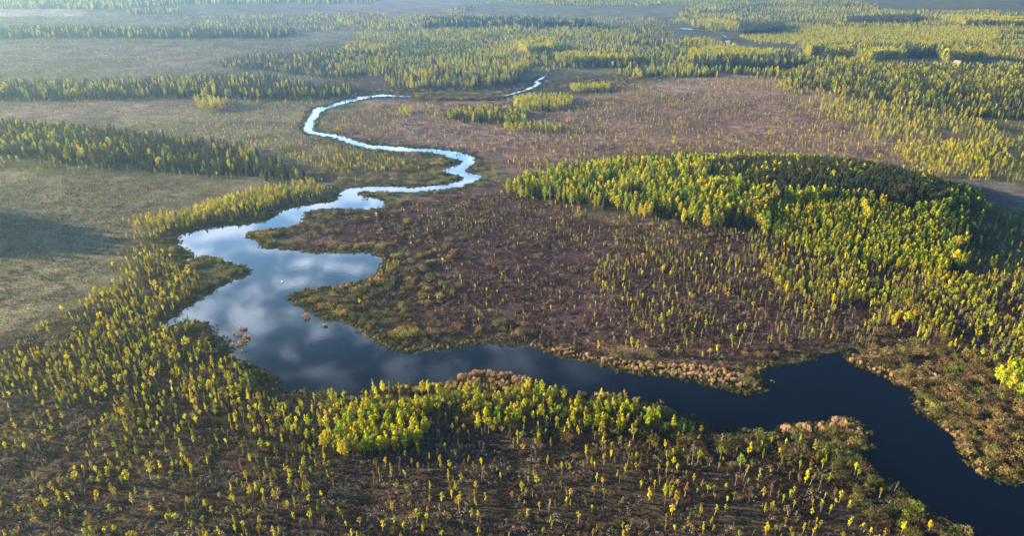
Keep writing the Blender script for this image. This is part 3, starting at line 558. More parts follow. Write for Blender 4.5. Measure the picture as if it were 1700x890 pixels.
scatter(GROVE2, 2.3, [(BT, .7), (YB, .3)], (6.5, 10), .93, None, 113, {BT: [5, 5, .6], YB: [4, 4, 2, 1]}, edge=2)
scatter(PX(1270,376, 1400,368, 1560,395, 1580,420, 1480,390, 1300,392), 8, [(BT, 1)], (11, 14), .7, None, 114, {BT: [6, 2, 0]})
scatter(PX(1590,352, 1640,352, 1700,372, 2000,400, 2000,470, 1700,470, 1600,470, 1570,440), 3.8, [(BT, .7), (YB, .3)], (4, 7.5), .85, (20, .15, .4), 115, {BT: [1, 3, 4], YB: [1, 2, 1, 3]}, keep_out=[PX(1588,372, 1598,366, 1606,372, 1576,404, 1568,402)])
# --- central heath
scatter(PX(820,320, 900,345, 1050,375, 1150,392, 1270,395, 1300,420, 1000,420, 880,400, 760,390, 700,350), 3.4, [(YB, .85), (BR, .15)], (2.5, 4.6), .75, (18, .2, .55), 121, T_olive)
scatter(PX(1000,395, 1280,400, 1330,430, 1560,460, 1620,460, 2000,470, 2000,600, 1640,590, 1480,545, 1400,570, 1250,585, 1080,560, 980,470), 2.5, [(YB, .88), (BR, .12)], (4, 7.8), .62, (18, .22, .55), 122, T_mid)
scatter(PX(660,340, 1000,380, 1100,560, 1000,570, 820,560, 700,520, 660,440), 3.6, [(YB, .66), (BR, .34)], (2.6, 5.2), .42, (20, .25, .65), 123, {YB: [3, 1, 2, 3]})
scatter(PX(1250,420, 1330,415, 1500,450, 1620,470, 1640,560, 1480,540, 1400,530, 1280,480), 2.2, [(YB, .8), (BT, .2)], (5, 8.5), .6, (18, .3, .55), 124, {YB: [3, 3, 1.5, 3], BT: [3, 2, 1]})
scatter(PX(1500,470, 1700,460, 2000,470, 2000,640, 1700,610, 1540,580, 1480,530), 2.4, [(YB, .75), (BT, .10), (BR, .15)], (5, 9), .6, (18, .2, .5), 125, {YB: [3, 3, 1.5, 3.5], BT: [2, 2, 2]})
scatter(PX(500,360, 660,350, 820,330, 800,360, 760,420, 690,450, 640,420, 520,400), 3.4, [(WB, .93), (YB, .07)], (2.5, 4), .40, (14, .3, .65), 126, {WB: [2, 2.5, 1, 3]}, hs=.8)
scatter(PX(640,430, 720,420, 760,480, 700,520, 640,530, 560,520, 520,505, 560,490), 3.2, [(WB, 1)], (3, 4), .36, None, 127, {WB: [3, 2, 2, 1.5]}, hs=.85)
scatter(GZ[12][0], 3.4, [(WB, 1)], (1, 1), .6, (12, .25, .6), 128, {WB: [1.4, 1.8, .3, 4]}, hs=.42)
scatter(PX(-100,660, 60,600, 200,560, 330,560, 460,660, 760,650, 1080,690, 1420,760, 1700,960, -100,960), 3.6, [(WB, 1)], (1, 1), .5, (12, .3, .65), 129, {WB: [1.4, 1, .2, 4]}, hs=.4)
scatter(GZ[6][0], 4.6, [(WB, 1)], (1, 1), .5, (16, .25, .6), 130, {WB: [1.4, 1.8, .3, 3]}, hs=.5)
# --- right bank thicket and the tall grove at the frame's edge
scatter(PX(1410,600, 1440,580, 1560,560, 1660,600, 2000,640, 2000,860, 1760,812, 1690,802, 1600,760, 1580,720, 1510,640), 2.9, [(WB, .95), (YB, .05)], (4, 6.5), .8, (12, .15, .38), 131, {WB: [2, 4.5, 2, 2]})
scatter(PX(1640,634, 1668,620, 1730,615, 1900,640, 1900,690, 1745,690, 1700,668, 1664,650), 3.0, [(BT, 1)], (9.5, 13), .92, None, 132, {BT: [5, 5, 0]}, edge=1.5)
scatter(PX(1380,560, 1480,545, 1640,590, 1640,620, 1500,600, 1420,590), 4.0, [(WB, .8), (YB, .2)], (3.5, 5), .6, None, 133, {WB: [1, 3, 1, 3]}, hs=.85)
# --- south bank thicket
scatter(PX(940,672, 1080,682, 1130,700, 1180,726, 1300,730, 1400,712, 1436,730, 1424,770, 1300,760, 1180,752, 1100,735, 1020,700), 2.9, [(WB, .95), (YB, .05)], (4, 7), .85, None, 134, {WB: [4, 1.5, 1.5, 1.5]})
scatter(PX(1380,760, 1440,780, 1500,830, 1560,870, 1660,920, 1640,960, 1500,890, 1420,840, 1370,790), 3.1, [(WB, 1)], (4, 7), .75, (10, .2, .4), 135, {WB: [4, 1.5, 2, 1.5]})
# --- reeds
def reeds(pl, sp_, dens=.85, hs=1.0, tn=(3, 1), seed=201): scatter(pl, sp_ * .75, [(RC, 1)], (2, 3), dens, None, seed, {RC: list(tn)}, margin=0, edge=.8, hs=hs)
reeds(PX(900,583, 960,594, 1050,616, 1130,624, 1200,640, 1262,652, 1266,640, 1240,625, 1180,612, 1080,603, 980,590, 930,580), 1.7, .8, .85, (2, 2))
reeds(PX(1412,600, 1440,612, 1500,642, 1540,640, 1560,628, 1500,605, 1440,590), 1.8, .62, .8, (1.5, 2), 202)
reeds(PX(640,647, 700,642, 760,638, 830,632, 880,640, 880,650, 800,645, 700,652, 640,654), 1.7, .75, .9, (2, 2), 203)
reeds(PX(1296,716, 1345,710, 1400,702, 1436,716, 1443,735, 1420,722, 1350,718, 1300,722), 1.6, .8, 1.0, (2, 2), 204)
reeds(PX(1560,708, 1590,745, 1612,765, 1612,785, 1640,794, 1640,780, 1620,750, 1590,715), 2.0, .5, .6, (1, 3), 205)
reeds(PX(560,478, 610,468, 640,448, 642,428, 662,440, 650,462, 620,476, 570,486), 1.9, .6, .75, (1, 3), 206)
# emergent reed islands, standing in the water: (px, py, length px, width px, height m, tone)
ISL = [(395,556,14,5,1.7,1),(405,548,10,4,1.9,0),(398,571,24,9,1.3,1),(410,563,10,6,2.1,0),(404,583,16,4,.8,1),(362,541,10,2.5,.8,1),(508,524,12,6,1.6,0),(512,529,12,5,1.5,0),(540,541,17,4,1.4,0),
       (772,628,20,5,2.4,0),(795,623,20,6,2.5,0),(815,624,20,7,2.4,0),(838,626,22,8,2.4,0),(862,632,20,9,2.3,0),(876,639,12,6,2.2,0),(785,634,24,5,2.0,1),(966,657,15,5,2.3,0),(934,654,12,4,2.0,0),(996,659,16,5,2.2,0),(1014,660,14,5,2.2,0),(1022,661,12,4,2.2,0),(1058,666,9,4,2.3,0),(921,650,8,4,1.9,0),(1302,714,16,5,2.2,0),(1330,709,18,5,2.0,0),(1392,701,22,8,2.4,0),(316,530,26,4,.7,1)]
for px, py, L, W_, h, tn in ISL:
    k = max(4, int(L * W_ / 7)); a = rng.uniform(-.5, .5, k); b2 = rng.uniform(-.5, .5, k)
    X, Y = P(px + a * L, py + b2 * W_); add(RC, X, Y, h * rng.uniform(.45, .95, k), np.full(k, tn), rng.integers(0, 3, k))

# --- bank rims: bushes set back from the water, sedge right at it
for i in range(0, len(RIVR)):
    pass
seg = np.roll(RIVR, -1, 0) - RIVR; L = np.linalg.norm(seg, axis=1); nrm = np.stack([seg[:, 1], -seg[:, 0]], 1) / (L[:, None] + 1e-9)
area = 0.5 * np.sum(RIVR[:, 0] * np.roll(RIVR[:, 1], -1) - np.roll(RIVR[:, 0], -1) * RIVR[:, 1])
if area < 0: nrm = -nrm                       # outward = onto the land
def rim(kind, per_m, lo, hi, hr, tones, cond=None, edge_noise=None):
    n = rng.poisson(L * per_m); idx = np.repeat(np.arange(len(RIVR)), n)
    u = rng.uniform(0, 1, len(idx)); s = lo + (hi - lo) * rng.uniform(0, 1, len(idx))
    wv = 0.35 + 1.3 * vnoise(RIVR[idx, 0], RIVR[idx, 1], 22, 77); s = np.where(s > 0, s * wv, s)
    p = RIVR[idx] + seg[idx] * u[:, None] + nrm[idx] * s[:, None]
    px, py, _ = Q(p[:, 0], p[:, 1]); k = (px > -100) & (px < 1900) & (py < 960) & (py > 118)
    if kind != 'sedge': k &= ~in_water(p[:, 0], p[:, 1])
    if cond is not None: k &= cond(px, py)
    p = p[k]; c = len(p); h = rng.uniform(*hr, c)
    add(kind, p[:, 0], p[:, 1], h, tones_for(kind, c, 0, 0, tones), rng.integers(0, NSHAPE[kind], c))
rim('sedge', 1.3, -1.3, 5.5, (.6, 1.15), [4, 1.6])
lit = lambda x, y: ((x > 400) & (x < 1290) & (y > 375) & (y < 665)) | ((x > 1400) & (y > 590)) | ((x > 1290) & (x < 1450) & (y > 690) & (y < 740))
rim('sedge', .9, -.8, 3, (.6, 1.1), [0, 1], lit)  # golden sunlight on these banks put into all-olive sedge
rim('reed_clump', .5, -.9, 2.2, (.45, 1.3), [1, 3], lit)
rim('sedge', .5, 3, 12, (.7, 1.2), [3, 2], lambda x, y: (y > 230))
rim('willow_bush', .13, 5, 15, (1.3, 3.3), [3, 2.2, 1.6, 1.3], lambda x, y: (y > 170))
rim('willow_bush', .22, 4, 13, (1.4, 3.2), [4, 1.5, 1, 1], lambda x, y: (x < 480) & (y > 430) & (y < 660))
rim('willow_bush', .16, 6, 13, (2.0, 3.6), [2, 3, 2, 1], lambda x, y: ((x > 480) & (x < 900) & (y > 480) & (y < 590)) | ((x > 400) & (x < 680) & (y > 375) & (y < 485)))

# --- low heath shrubs where the ground is near enough to show them
def shrubs(pl, sp_, dens, tones, seed, clump=(9, .2, .6)): scatter(pl, sp_, [('heather', 1)], (1, 1), dens, clump, seed, {'heather': tones}, margin=2.5)
shrubs(PX(480,360, 830,318, 1000,380, 1280,400, 1600,450, 1800,470, 1800,640, 1500,570, 1380,590, 1260,620, 900,580, 700,570, 560,520, 660,440, 500,410), 2.0, .95, [4, 2.4, 2.6, 1.3], 301)
shrubs(PX(-200,650, 30,560, 200,470, 300,430, 460,650, 760,650, 1100,680, 1300,730, 1700,960, 1700,1000, -200,1000), 2.0, .85, [1.5, 2.4, 3.4, 2.2], 302)
shrubs(PX(-200,300, 300,300, 200,440, 30,560, -200,650), 2.6, .6, [.3, 1, 1, 4], 303)
shrubs(PX(1410,600, 1480,560, 1700,600, 1800,640, 1800,820, 1690,802, 1600,760, 1510,640), 2.2, .8, [1, 3, 2, 2], 304)
shrubs(PX(560,220, 700,180, 1000,160, 1300,150, 1560,260, 1400,262, 1000,280, 860,300, 700,240), 4.0, .7, [4, 2, 2, 1], 305)

# --- single birches read off the photograph (base x, base y, height in px, tone): 0 lemon 1 lime 2 gold 3 olive; b = bare
def crop(ox, oy, s, pts): return [(ox + a / s, oy + b_ / s, c / s, d) for a, b_, c, d in pts]
KEY = crop(567, 300, 2.967, [(498,415,35,0),(583,490,30,0),(592,522,25,0),(658,535,28,0),(460,635,22,1),(520,555,20,1),(413,572,20,1),(728,665,35,0),(559,722,25,0),(811,590,32,1),(886,462,26,0),(934,575,26,0),(1034,648,36,0),(1110,646,22,1),(1145,640,28,0),(1247,684,36,0),(1137,570,26,0),(1404,580,34,0),(1424,598,28,0),(1609,595,42,0),(1628,625,36,0),(1242,600,40,2),(1276,600,36,2),(1400,760,25,0),(1441,700,30,0),(1432,850,80,0),(1400,830,50,2),(1264,840,56,0),(1653,862,50,0),(175,195,40,0),(372,140,30,0),(497,222,25,0),(676,325,32,1),(725,325,30,2),(865,325,25,0),(596,430,25,1),(90,615,36,0),(280,418,25,0),(110,640,45,'b'),(1455,840,60,1)]) \
 + crop(1134, 300, 2.967, [(18,830,50,0),(42,795,46,1),(95,880,40,0),(130,880,50,0),(170,867,56,0),(242,830,75,1),(270,825,70,1),(300,752,50,0),(346,740,45,1),(372,725,35,0),(185,768,36,1),(463,756,40,1),(515,770,36,0),(630,765,36,0),(700,725,45,0),(660,712,30,1),(620,705,36,0),(593,680,40,0),(415,800,38,0),(430,800,38,0),(1078,720,80,0),(1160,715,50,0),(1375,770,36,0),(1360,800,40,0),(1240,545,60,'b'),(530,720,45,'b')]) \
 + crop(1100, 640, 4.25, [(402,535,100,1),(600,505,100,0),(750,435,75,1),(705,525,80,1),(543,625,135,1),(578,645,80,0),(625,600,70,1),(672,675,90,0),(963,600,75,1),(1003,690,90,0),(962,715,85,3),(1037,705,90,'b'),(893,670,55,1),(240,565,110,0),(205,570,180,'b'),(170,575,75,'b'),(165,655,60,1),(155,790,100,2),(55,785,85,0),(20,795,90,0),(95,865,115,2),(438,740,55,0),(500,810,60,1),(708,790,90,0),(760,785,100,'b'),(812,805,60,1),(838,850,80,1),(920,870,60,1),(1097,745,100,'b'),(1205,800,85,'b'),(1243,830,95,0),(1527,800,75,2),(510,710,110,'b'),(567,755,75,'b'),(408,430,90,'b'),(328,575,60,2),(515,500,70,'b'),(65,295,90,1),(18,335,75,0),(427,545,40,1),(1035,600,55,1),(1315,870,60,0),(1300,886,45,0)]) \
 + crop(567, 590, 2.967, [(655,320,45,0),(822,318,45,0),(740,292,60,1),(558,262,65,1),(577,295,50,1),(967,320,48,0),(970,365,40,0),(1076,285,50,1),(1210,295,45,0),(1244,285,45,0),(1198,365,80,0),(1370,335,80,0),(1406,345,65,0),(1502,375,65,0),(1593,385,55,1),(1435,425,90,2),(1548,345,100,1),(1565,345,80,1),(902,228,65,0),(655,185,55,0),(247,600,70,0),(527,620,55,0),(593,630,48,2),(278,680,52,0),(437,672,50,0),(1013,545,50,0),(1123,600,65,0),(1205,500,60,0),(1255,628,50,0),(785,625,45,0),(665,680,60,2),(975,770,45,0),(580,780,90,2),(710,725,45,0),(890,700,70,0),(492,750,65,0),(255,800,75,2),(1625,790,60,0),(1593,720,90,0),(1615,700,60,1),(1650,740,70,0),(1515,715,60,0),(1035,855,60,0),(1165,830,60,0),(910,820,55,0),(205,870,60,0),(395,230,110,0),(430,215,90,0),(285,215,75,0),(490,225,90,0),(200,225,90,0),(185,250,95,0),(490,430,70,'b'),(285,560,60,'b'),(950,530,70,'b'),(690,630,70,'b'),(160,640,80,'b')]) \
 + crop(0, 590, 2.967, [(487,600,55,0),(640,650,90,0),(295,715,50,0),(343,490,40,0),(225,440,35,0),(258,340,35,0),(527,225,40,0),(1135,165,85,0),(1058,140,45,0),(1025,290,60,0),(870,310,40,0),(700,400,45,0),(670,440,35,0),(745,620,100,0),(655,740,60,0),(958,450,55,0),(1165,750,70,0),(1345,720,55,0),(430,800,35,0),(545,860,25,0),(335,820,30,0),(1485,610,65,0),(1552,240,55,0),(1670,380,80,0),(1585,390,60,2),(440,510,40,0),(530,515,35,0),(610,560,35,0),(1370,760,110,'b'),(755,750,90,'b'),(1220,640,70,2),(850,170,50,0),(770,130,65,0),(925,85,40,0)]) \
 + crop(0, 300, 2.967, [(935,490,75,0),(848,560,70,1),(770,570,75,0),(820,800,70,0),(925,850,75,0),(772,645,25,0),(1068,50,22,0),(1142,195,30,0),(985,485,38,'b')])
KX, KY = [], []
for px, py, hp, tn in KEY:
    x, y = P(px, py); x, y = float(x), float(y)
    lo, hi = .5, 30.0
    for _ in range(24):
        mid = (lo + hi) / 2
        if py - Q(x, y, mid)[1] < hp: lo = mid
        else: hi = mid
    h = min(max(lo, 1.5), 15)
    KX.append(x); KY.append(y)
    if tn == 'b': add(BR, [x], [y], [h], [rng.integers(0, 2)], [rng.integers(0, 3)])
    else: add(YB, [x], [y], [h], [tn], [rng.integers(0, 9)])

PL = {k: np.concatenate(v) for k, v in PL.items()}
# keep the transcribed trees clear of random neighbours
kd = kdtree.KDTree(len(KX))
for i, (a, b_) in enumerate(zip(KX, KY)): kd.insert((a, b_, 0), i)
kd.balance()
for k_ in (YB, BR):
    A = PL[k_]; nk = sum(1 for q in KEY if (q[3] == 'b') == (k_ == BR)); r, key = A[:len(A) - nk], A[len(A) - nk:]
    keep = np.array([kd.find((a[0], a[1], 0))[2] > 2.6 for a in r]); PL[k_] = np.concatenate([r[keep], key])
print('plants', {k: len(v) for k, v in PL.items()})

# ------------------------------------------------------------------ countable plants as objects, the rest as one mass per kind
MESH = {}
def meshes_for(kind, tone, shape):
    key = (kind, tone, shape)
    if key not in MESH:
        tr, fo = PLANT[kind][shape]
        def mk(nm, vf, m):
            me = bpy.data.meshes.new(nm); me.from_pydata([tuple(v) for v in vf[0]], [], [tuple(f) for f in vf[1]]); me.materials.append(m); me.update(); return me
        tm = mk('trunk', tr, BARK[BARK_OF[kind]]) if (tr and kind in BARK_OF) else None
        if tr and not tm:                      # bush: stems and foliage in one mesh
            V, F = cat(tr, fo); fm = bpy.data.meshes.new(kind); fm.from_pydata([tuple(v) for v in V], [], F); fm.materials.append(BARK['grey']); fm.materials.append(MLEAF[kind][tone])
            fm.polygons.foreach_set('material_index', np.array([0] * len(tr[1]) + [1] * len(fo[1]), np.int32)); fm.update()
        else: fm = mk('crown', fo, MLEAF[kind][tone])
        MESH[key] = (tm, fm)
    return MESH[key]
proto_col = {}
def protos(kind):
    if kind in proto_col: return proto_col[kind]
    c = bpy.data.collections.new(kind + '_forms'); c.use_fake_user = True
    i = 0
    for tn in range(len(LEAF[kind])):
        for sh in range(NSHAPE[kind]):
            tr, fo = PLANT[kind][sh]
            parts = ([tr] if tr else []) + [fo]
            V, F = cat(*parts); mats = ([BARK[BARK_OF.get(kind, 'grey')]] if tr else []) + [MLEAF[kind][tn]]
            mi = ([0] * len(tr[1]) + [1] * len(fo[1])) if tr else [0] * len(fo[1])
            o = mesh_obj(f'{kind}_form_{i:02d}', V, F, mats, link=False, mi=mi); c.objects.link(o); i += 1
    proto_col[kind] = c
    return c
def gn_tree(kind):
    g = bpy.data.node_groups.new(kind + '_mass', 'GeometryNodeTree')
    g.interface.new_socket('Geometry', in_out='INPUT', socket_type='NodeSocketGeometry'); g.interface.new_socket('Geometry', in_out='OUTPUT', socket_type='NodeSocketGeometry')
    gi = g.nodes.new('NodeGroupInput'); go = g.nodes.new('NodeGroupOutput')
    ci = g.nodes.new('GeometryNodeCollectionInfo'); ci.inputs[0].default_value = protos(kind); ci.inputs['Separate Children'].default_value = True; ci.inputs['Reset Children'].default_value = True
    ip = g.nodes.new('GeometryNodeInstanceOnPoints'); ip.inputs['Pick Instance'].default_value = True
    def na(nm, ty):
        n = g.nodes.new('GeometryNodeInputNamedAttribute'); n.data_type = ty; n.inputs[0].default_value = nm; return n.outputs[0]
    g.links.new(gi.outputs[0], ip.inputs['Points']); g.links.new(ci.outputs[0], ip.inputs['Instance'])
    g.links.new(na('form', 'INT'), ip.inputs['Instance Index']); g.links.new(na('size', 'FLOAT_VECTOR'), ip.inputs['Scale'])
    e = g.nodes.new('FunctionNodeEulerToRotation'); g.links.new(na('turn', 'FLOAT_VECTOR'), e.inputs[0]); g.links.new(e.outputs[0], ip.inputs['Rotation'])
    g.links.new(ip.outputs[0], go.inputs[0]); return g
MASS = {'young_birch': ('birch_scrub', 'sparse young birches scattered over the bog'), 'birch_tree': ('birch_woodland', 'dense yellow green birch woodland'),
        'spruce_tree': ('spruce_woodland', 'dark spruce woodland'), 'pine_tree': ('pine_woodland', 'low dull green pines'), 'bare_tree': ('bare_woodland', 'leafless pinkish trees among the woods'),
        'willow_bush': ('willow_scrub', 'low willow thicket along the banks'), 'reed_clump': ('reeds', 'pinkish tan reeds along the river edge'),
        'sedge': ('sedge', 'dark green sedge fringe along the water'), 'heather': ('heather', 'low purplish brown heath shrubs')}
def mass(kind, A):
    if not len(A): return
    name, lab = MASS[kind]; n = len(A); me = bpy.data.meshes.new(name); me.vertices.add(n)
    z = gz(A[:, 0], A[:, 1]); me.vertices.foreach_set('co', np.stack([A[:, 0], A[:, 1], z], 1).ravel())
    f = me.attributes.new('form', 'INT', 'POINT'); f.data.foreach_set('value', (A[:, 3] * NSHAPE[kind] + A[:, 4]).astype(np.int32))
    wv = rng.uniform(.85, 1.25, n); 
    if kind == 'willow_bush': wv *= rng.uniform(.95, 1.35, n)
    if kind == 'reed_clump': wv *= .6
    s = me.attributes.new('size', 'FLOAT_VECTOR', 'POINT'); s.data.foreach_set('vector', np.stack([A[:, 2] * wv, A[:, 2] * wv, A[:, 2]], 1).ravel().astype(np.float32))
    tl = {'young_birch': .07, 'bare_tree': .08}.get(kind, .03) if kind in BARK_OF else 0
    if kind in ('birch_tree', 'spruce_tree', 'pine_tree'): wv *= 1.12
    r = me.attributes.new('turn', 'FLOAT_VECTOR', 'POINT'); r.data.foreach_set('vector', np.stack([rng.normal(0, tl + 1e-6, n), rng.normal(0, tl + 1e-6, n), rng.uniform(0, 6.283, n)], 1).ravel().astype(np.float32))
    o = bpy.data.objects.new(name, me); COL.objects.link(o); o['kind'] = 'stuff'; o['label'] = lab
    md = o.modifiers.new('plants', 'NODES'); md.node_group = gn_tree(kind)

AREAS = [  # photo box x0,y0,x1,y1 -> short place phrase
 (0,800,230,900,'in the bottom left corner'), (230,800,430,900,'at the bottom, left of the grove'), (430,800,640,900,'at the bottom, below the yellow grove'), (640,800,860,900,'at the bottom, left of centre'),
 (860,800,1080,900,'at the bottom, right of centre'), (1080,800,1300,900,'at the bottom, below the thicket'), (1300,800,1720,900,'at the bottom beside dark water'),
 (0,700,160,800,'near the lower left edge'), (160,700,330,800,'on the lower left bog'), (330,700,500,800,'on the bog left of the grove'), (500,700,620,800,'in the yellow grove left half'), (620,700,740,800,'in the yellow grove right half'),
 (740,700,900,800,'on the bog below the spit'), (900,700,1080,800,'on the bog below pink reeds'), (1080,700,1240,800,'on the bog below the bend'), (1240,700,1460,800,'behind the blunt reedy point'), (1460,700,1720,800,'in the right bank thicket'),
 (0,600,130,700,'on the left edge birch bog'), (130,600,260,700,'on the dense left birch bog'), (260,600,370,700,'behind the dark sedge cape'), (370,600,560,700,'by the narrow dark inlet'), (560,600,720,700,'above the yellow grove'), (720,600,920,700,'beside the pink reed spit'),
 (920,600,1120,700,'along the lower river bank'), (1120,600,1340,700,'by the tan reed point'), (1340,600,1580,700,'on the right willow bank'), (1580,590,1720,700,'in the tall right edge grove'),
 (0,500,150,600,'on the pale left bog'), (150,500,260,600,'on the left bog above the inlet'), (260,500,480,600,'around the upper inlet'), (480,500,700,600,'on the round bushy cape'), (700,500,900,600,'on the heath above dark water'), (900,500,1080,600,'on the central heath'),
 (1080,500,1240,600,'on the heath above the reed point'), (1240,500,1420,600,'on the heath left of the pond'), (1420,500,1560,600,'above the right willow bank'), (1560,500,1720,600,'above the tall right grove'),
 (0,400,250,500,'on the left bog by the shadow'), (250,400,470,500,'beside the widest water'), (470,400,700,500,'on the two river capes'), (700,400,900,500,'on the empty purple heath'), (900,400,1100,500,'on the open purple heath'), (1100,400,1270,500,'on the heath left of the young grove'),
 (1270,360,1380,500,'in the young grove left part'), (1380,360,1480,500,'in the young grove middle'), (1480,360,1590,500,'in the young grove right part'), (1590,340,1720,500,'in the shaded right woods'),
 (200,300,560,400,'in the left shore birch belt'), (560,300,840,400,'on the heath inside the bend'), (840,300,960,400,'at the left tip of the island wood'), (960,300,1060,400,'in the island wood left part'), (1060,300,1160,400,'in the island wood centre left'), (1160,300,1270,400,'in the island wood centre'), (1270,270,1400,360,'in the island wood top middle'), (1400,270,1640,360,'in the island wood right part'),
 (-10,200,160,310,'in the near left dark wood'), (160,200,320,310,'in the middle of left dark wood'), (320,200,560,310,'at the tip of left dark wood'), (-10,100,300,200,'in the far left wood'), (300,100,600,200,'in the far left wood end'),
 (600,100,900,200,'on the far knoll'), (900,100,1280,300,'on the far heath'), (1280,100,1500,300,'in the far right woods'), (1500,100,1720,300,'by the far right edge woods'), (560,200,900,300,'around the far river bend'), (840,270,1270,320,'in the island wood top left'),
]
ALLOW = {'young_birch': 300, 'birch_tree': 300, 'spruce_tree': 300, 'pine_tree': 300, 'bare_tree': 300, 'willow_bush': 300, 'reed_clump': 300}
GROUPS = {'young_birch': 'young birches scattered over the bog', 'birch_tree': 'tall leafy birches of the groves', 'spruce_tree': 'dark spruces in the woods', 'pine_tree': 'dull green pines', 'bare_tree': 'leafless trees standing on the bog', 'willow_bush': 'rounded willow bushes along the banks', 'reed_clump': 'clumps of dry reeds in the water'}
CATEG = {'young_birch': 'birch', 'birch_tree': 'tree', 'spruce_tree': 'spruce', 'pine_tree': 'pine', 'bare_tree': 'bare tree', 'willow_bush': 'bush', 'reed_clump': 'reed clump'}
NOUN = {'young_birch': 'young birch', 'birch_tree': 'tall birch', 'spruce_tree': 'spruce', 'pine_tree': 'pine', 'bare_tree': 'leafless tree', 'willow_bush': 'willow bush', 'reed_clump': 'reed clump'}
def ordinal(n):
    return ['first', 'second', 'third', 'fourth', 'fifth', 'sixth', 'seventh', 'eighth', 'ninth', 'tenth'][n - 1] if n <= 10 else f"{n}{'th' if 10 < n % 100 < 14 else {1: 'st', 2: 'nd', 3: 'rd'}.get(n % 10, 'th')}"
def area_of(px, py):
    for x0, y0, x1, y1, ph in AREAS:
        if x0 <= px < x1 and y0 <= py < y1: return ph
    return 'in the far distance'
def individuals(kind):
    A = PL[kind]; px, py, dep = Q(A[:, 0], A[:, 1]); _, top, _ = Q(A[:, 0], A[:, 1], A[:, 2])
    size = (py - top) * (1.6 if kind == 'reed_clump' else 1)
    vis = (px > 6) & (px < 1694) & (py < 884) & (top > 4)
    if kind == 'young_birch':                 # the transcribed ones always count
        nk = sum(1 for q in KEY if q[3] != 'b'); size[len(A) - nk:] += 100
    if kind == 'bare_tree':
        nk = sum(1 for q in KEY if q[3] == 'b'); size[len(A) - nk:] += 100
    if kind in ('birch_tree', 'spruce_tree', 'pine_tree', 'willow_bush'):   # those standing in front of their neighbours
        size = size + 5 * rng.uniform(0, 1, len(A))
    order = np.argsort(-np.where(vis, size, -1)); pick = order[:min(ALLOW[kind], int(vis.sum()))]
    rest = np.ones(len(A), bool); rest[pick] = False
    recs = {}
    for i in pick: recs.setdefault((area_of(px[i], py[i]), int(A[i, 3])), []).append(i)
    split = []
    for (ph, tn), idx in recs.items():
        if len(idx) <= 12: split.append((ph, tn, idx, '')); continue
        idx.sort(key=lambda i: -py[i]); m_ = len(idx) // 2
        split += [(ph, tn, idx[:m_], ', nearer half'), (ph, tn, idx[m_:], ', farther half')]
    for ph, tn, idx, sfx in split:
        idx.sort(key=lambda i: px[i])
        for r, i in enumerate(idx):
            x, y, h = A[i, :3]; sh = int(A[i, 4]); z = float(gz(x, y)); tone = LEAF[kind][tn][0]
            tm, fm = meshes_for(kind, tn, sh); wv = rng.uniform(.9, 1.2) * (rng.uniform(1, 1.3) if kind == 'willow_bush' else .6 if kind == RC else 1)
            if tm:
                o = bpy.data.objects.new(kind, None); o.empty_display_size = .3; COL.objects.link(o)
                for nm, me_ in (('trunk', tm), ('crown', fm)):
                    c = bpy.data.objects.new(nm, me_); COL.objects.link(c); c.parent = o
            else: o = bpy.data.objects.new(kind, fm); COL.objects.link(o)
            o.location = (x, y, z); wv *= 1.12 if kind in (BT, SP, PN) else 1; o.scale = (h * wv, h * wv, h)
            tl = .07 if kind in (YB, BR) else .03
            o.rotation_euler = (rng.normal(0, tl) if tm else 0, rng.normal(0, tl) if tm else 0, rng.uniform(0, 6.28))
            noun = NOUN[kind]
            if len(idx) == 1: lab = f'the only large {tone} {noun} {ph}'
            else: lab = f'{tone} {noun}, {ordinal(r + 1)} from left {ph}{sfx}'
            o['label'] = lab; o['category'] = CATEG[kind]; o['group'] = GROUPS[kind]
    mass(kind, A[rest])
for k_ in NSHAPE:
    if k_ in ALLOW: individuals(k_)
    else: mass(k_, PL[k_])

# ------------------------------------------------------------------ a swan on the water, a drowned branch, a far farmhouse
def swan():
    x, y = map(float, P(468.6, 468.5)); m, t, b = mat('white_plumage'); b.inputs['Base Color'].default_value = (.8, .8, .78, 1); b.inputs['Roughness'].default_value = .7
    m2_, t, b = mat('orange_beak'); b.inputs['Base Color'].default_value = (.6, .2, .03, 1)
    bm = bmesh.new(); bmesh.ops.create_uvsphere(bm, u_segments=20, v_segments=12, radius=1)
    for v in bm.verts:
        X = v.co.x; v.co.y *= .30 * (1 - .25 * X); v.co.z = v.co.z * .26 + .16 + (.16 * max(0, -X) ** 2); v.co.x = X * .62
    pth = [(.48, 0, .22), (.62, 0, .36), (.60, 0, .55), (.56, 0, .72), (.62, 0, .84), (.72, 0, .85)]; rad = [.11, .07, .05, .045, .055, .06]
    rings_ = []
    for (a, _, c), r in zip(pth, rad): rings_.append([bm.verts.new((a + r * .7 * math.cos(k * .7854), r * math.sin(k * .7854), c + r * .5 * math.cos(k * .7854))) for k in range(8)])
    for r0, r1 in zip(rings_, rings_[1:]):
        for k in range(8): bm.faces.new((r0[k], r0[(k + 1) % 8], r1[(k + 1) % 8], r1[k]))
    bm.faces.new(rings_[-1]); 
    me = bpy.data.meshes.new('swan'); bm.to_mesh(me); me.materials.append(m); o = bpy.data.objects.new('swan', me); COL.objects.link(o)
    mesh_obj('beak', [(.74, .03, .87), (.74, -.03, .87), (.74, .03, .81), (.74, -.03, .81), (.88, 0, .81)], [(0, 1, 4), (1, 3, 4), (3, 2, 4), (2, 0, 4), (0, 2, 3, 1)], [m2_], o)
    o.location = (x, y, .06); o.rotation_euler = (0, 0, 2.6); o.scale = (1.05,) * 3
    o['label'] = 'tiny white swan floating alone on the cloud-mirroring wide water'; o['category'] = 'swan'
swan()
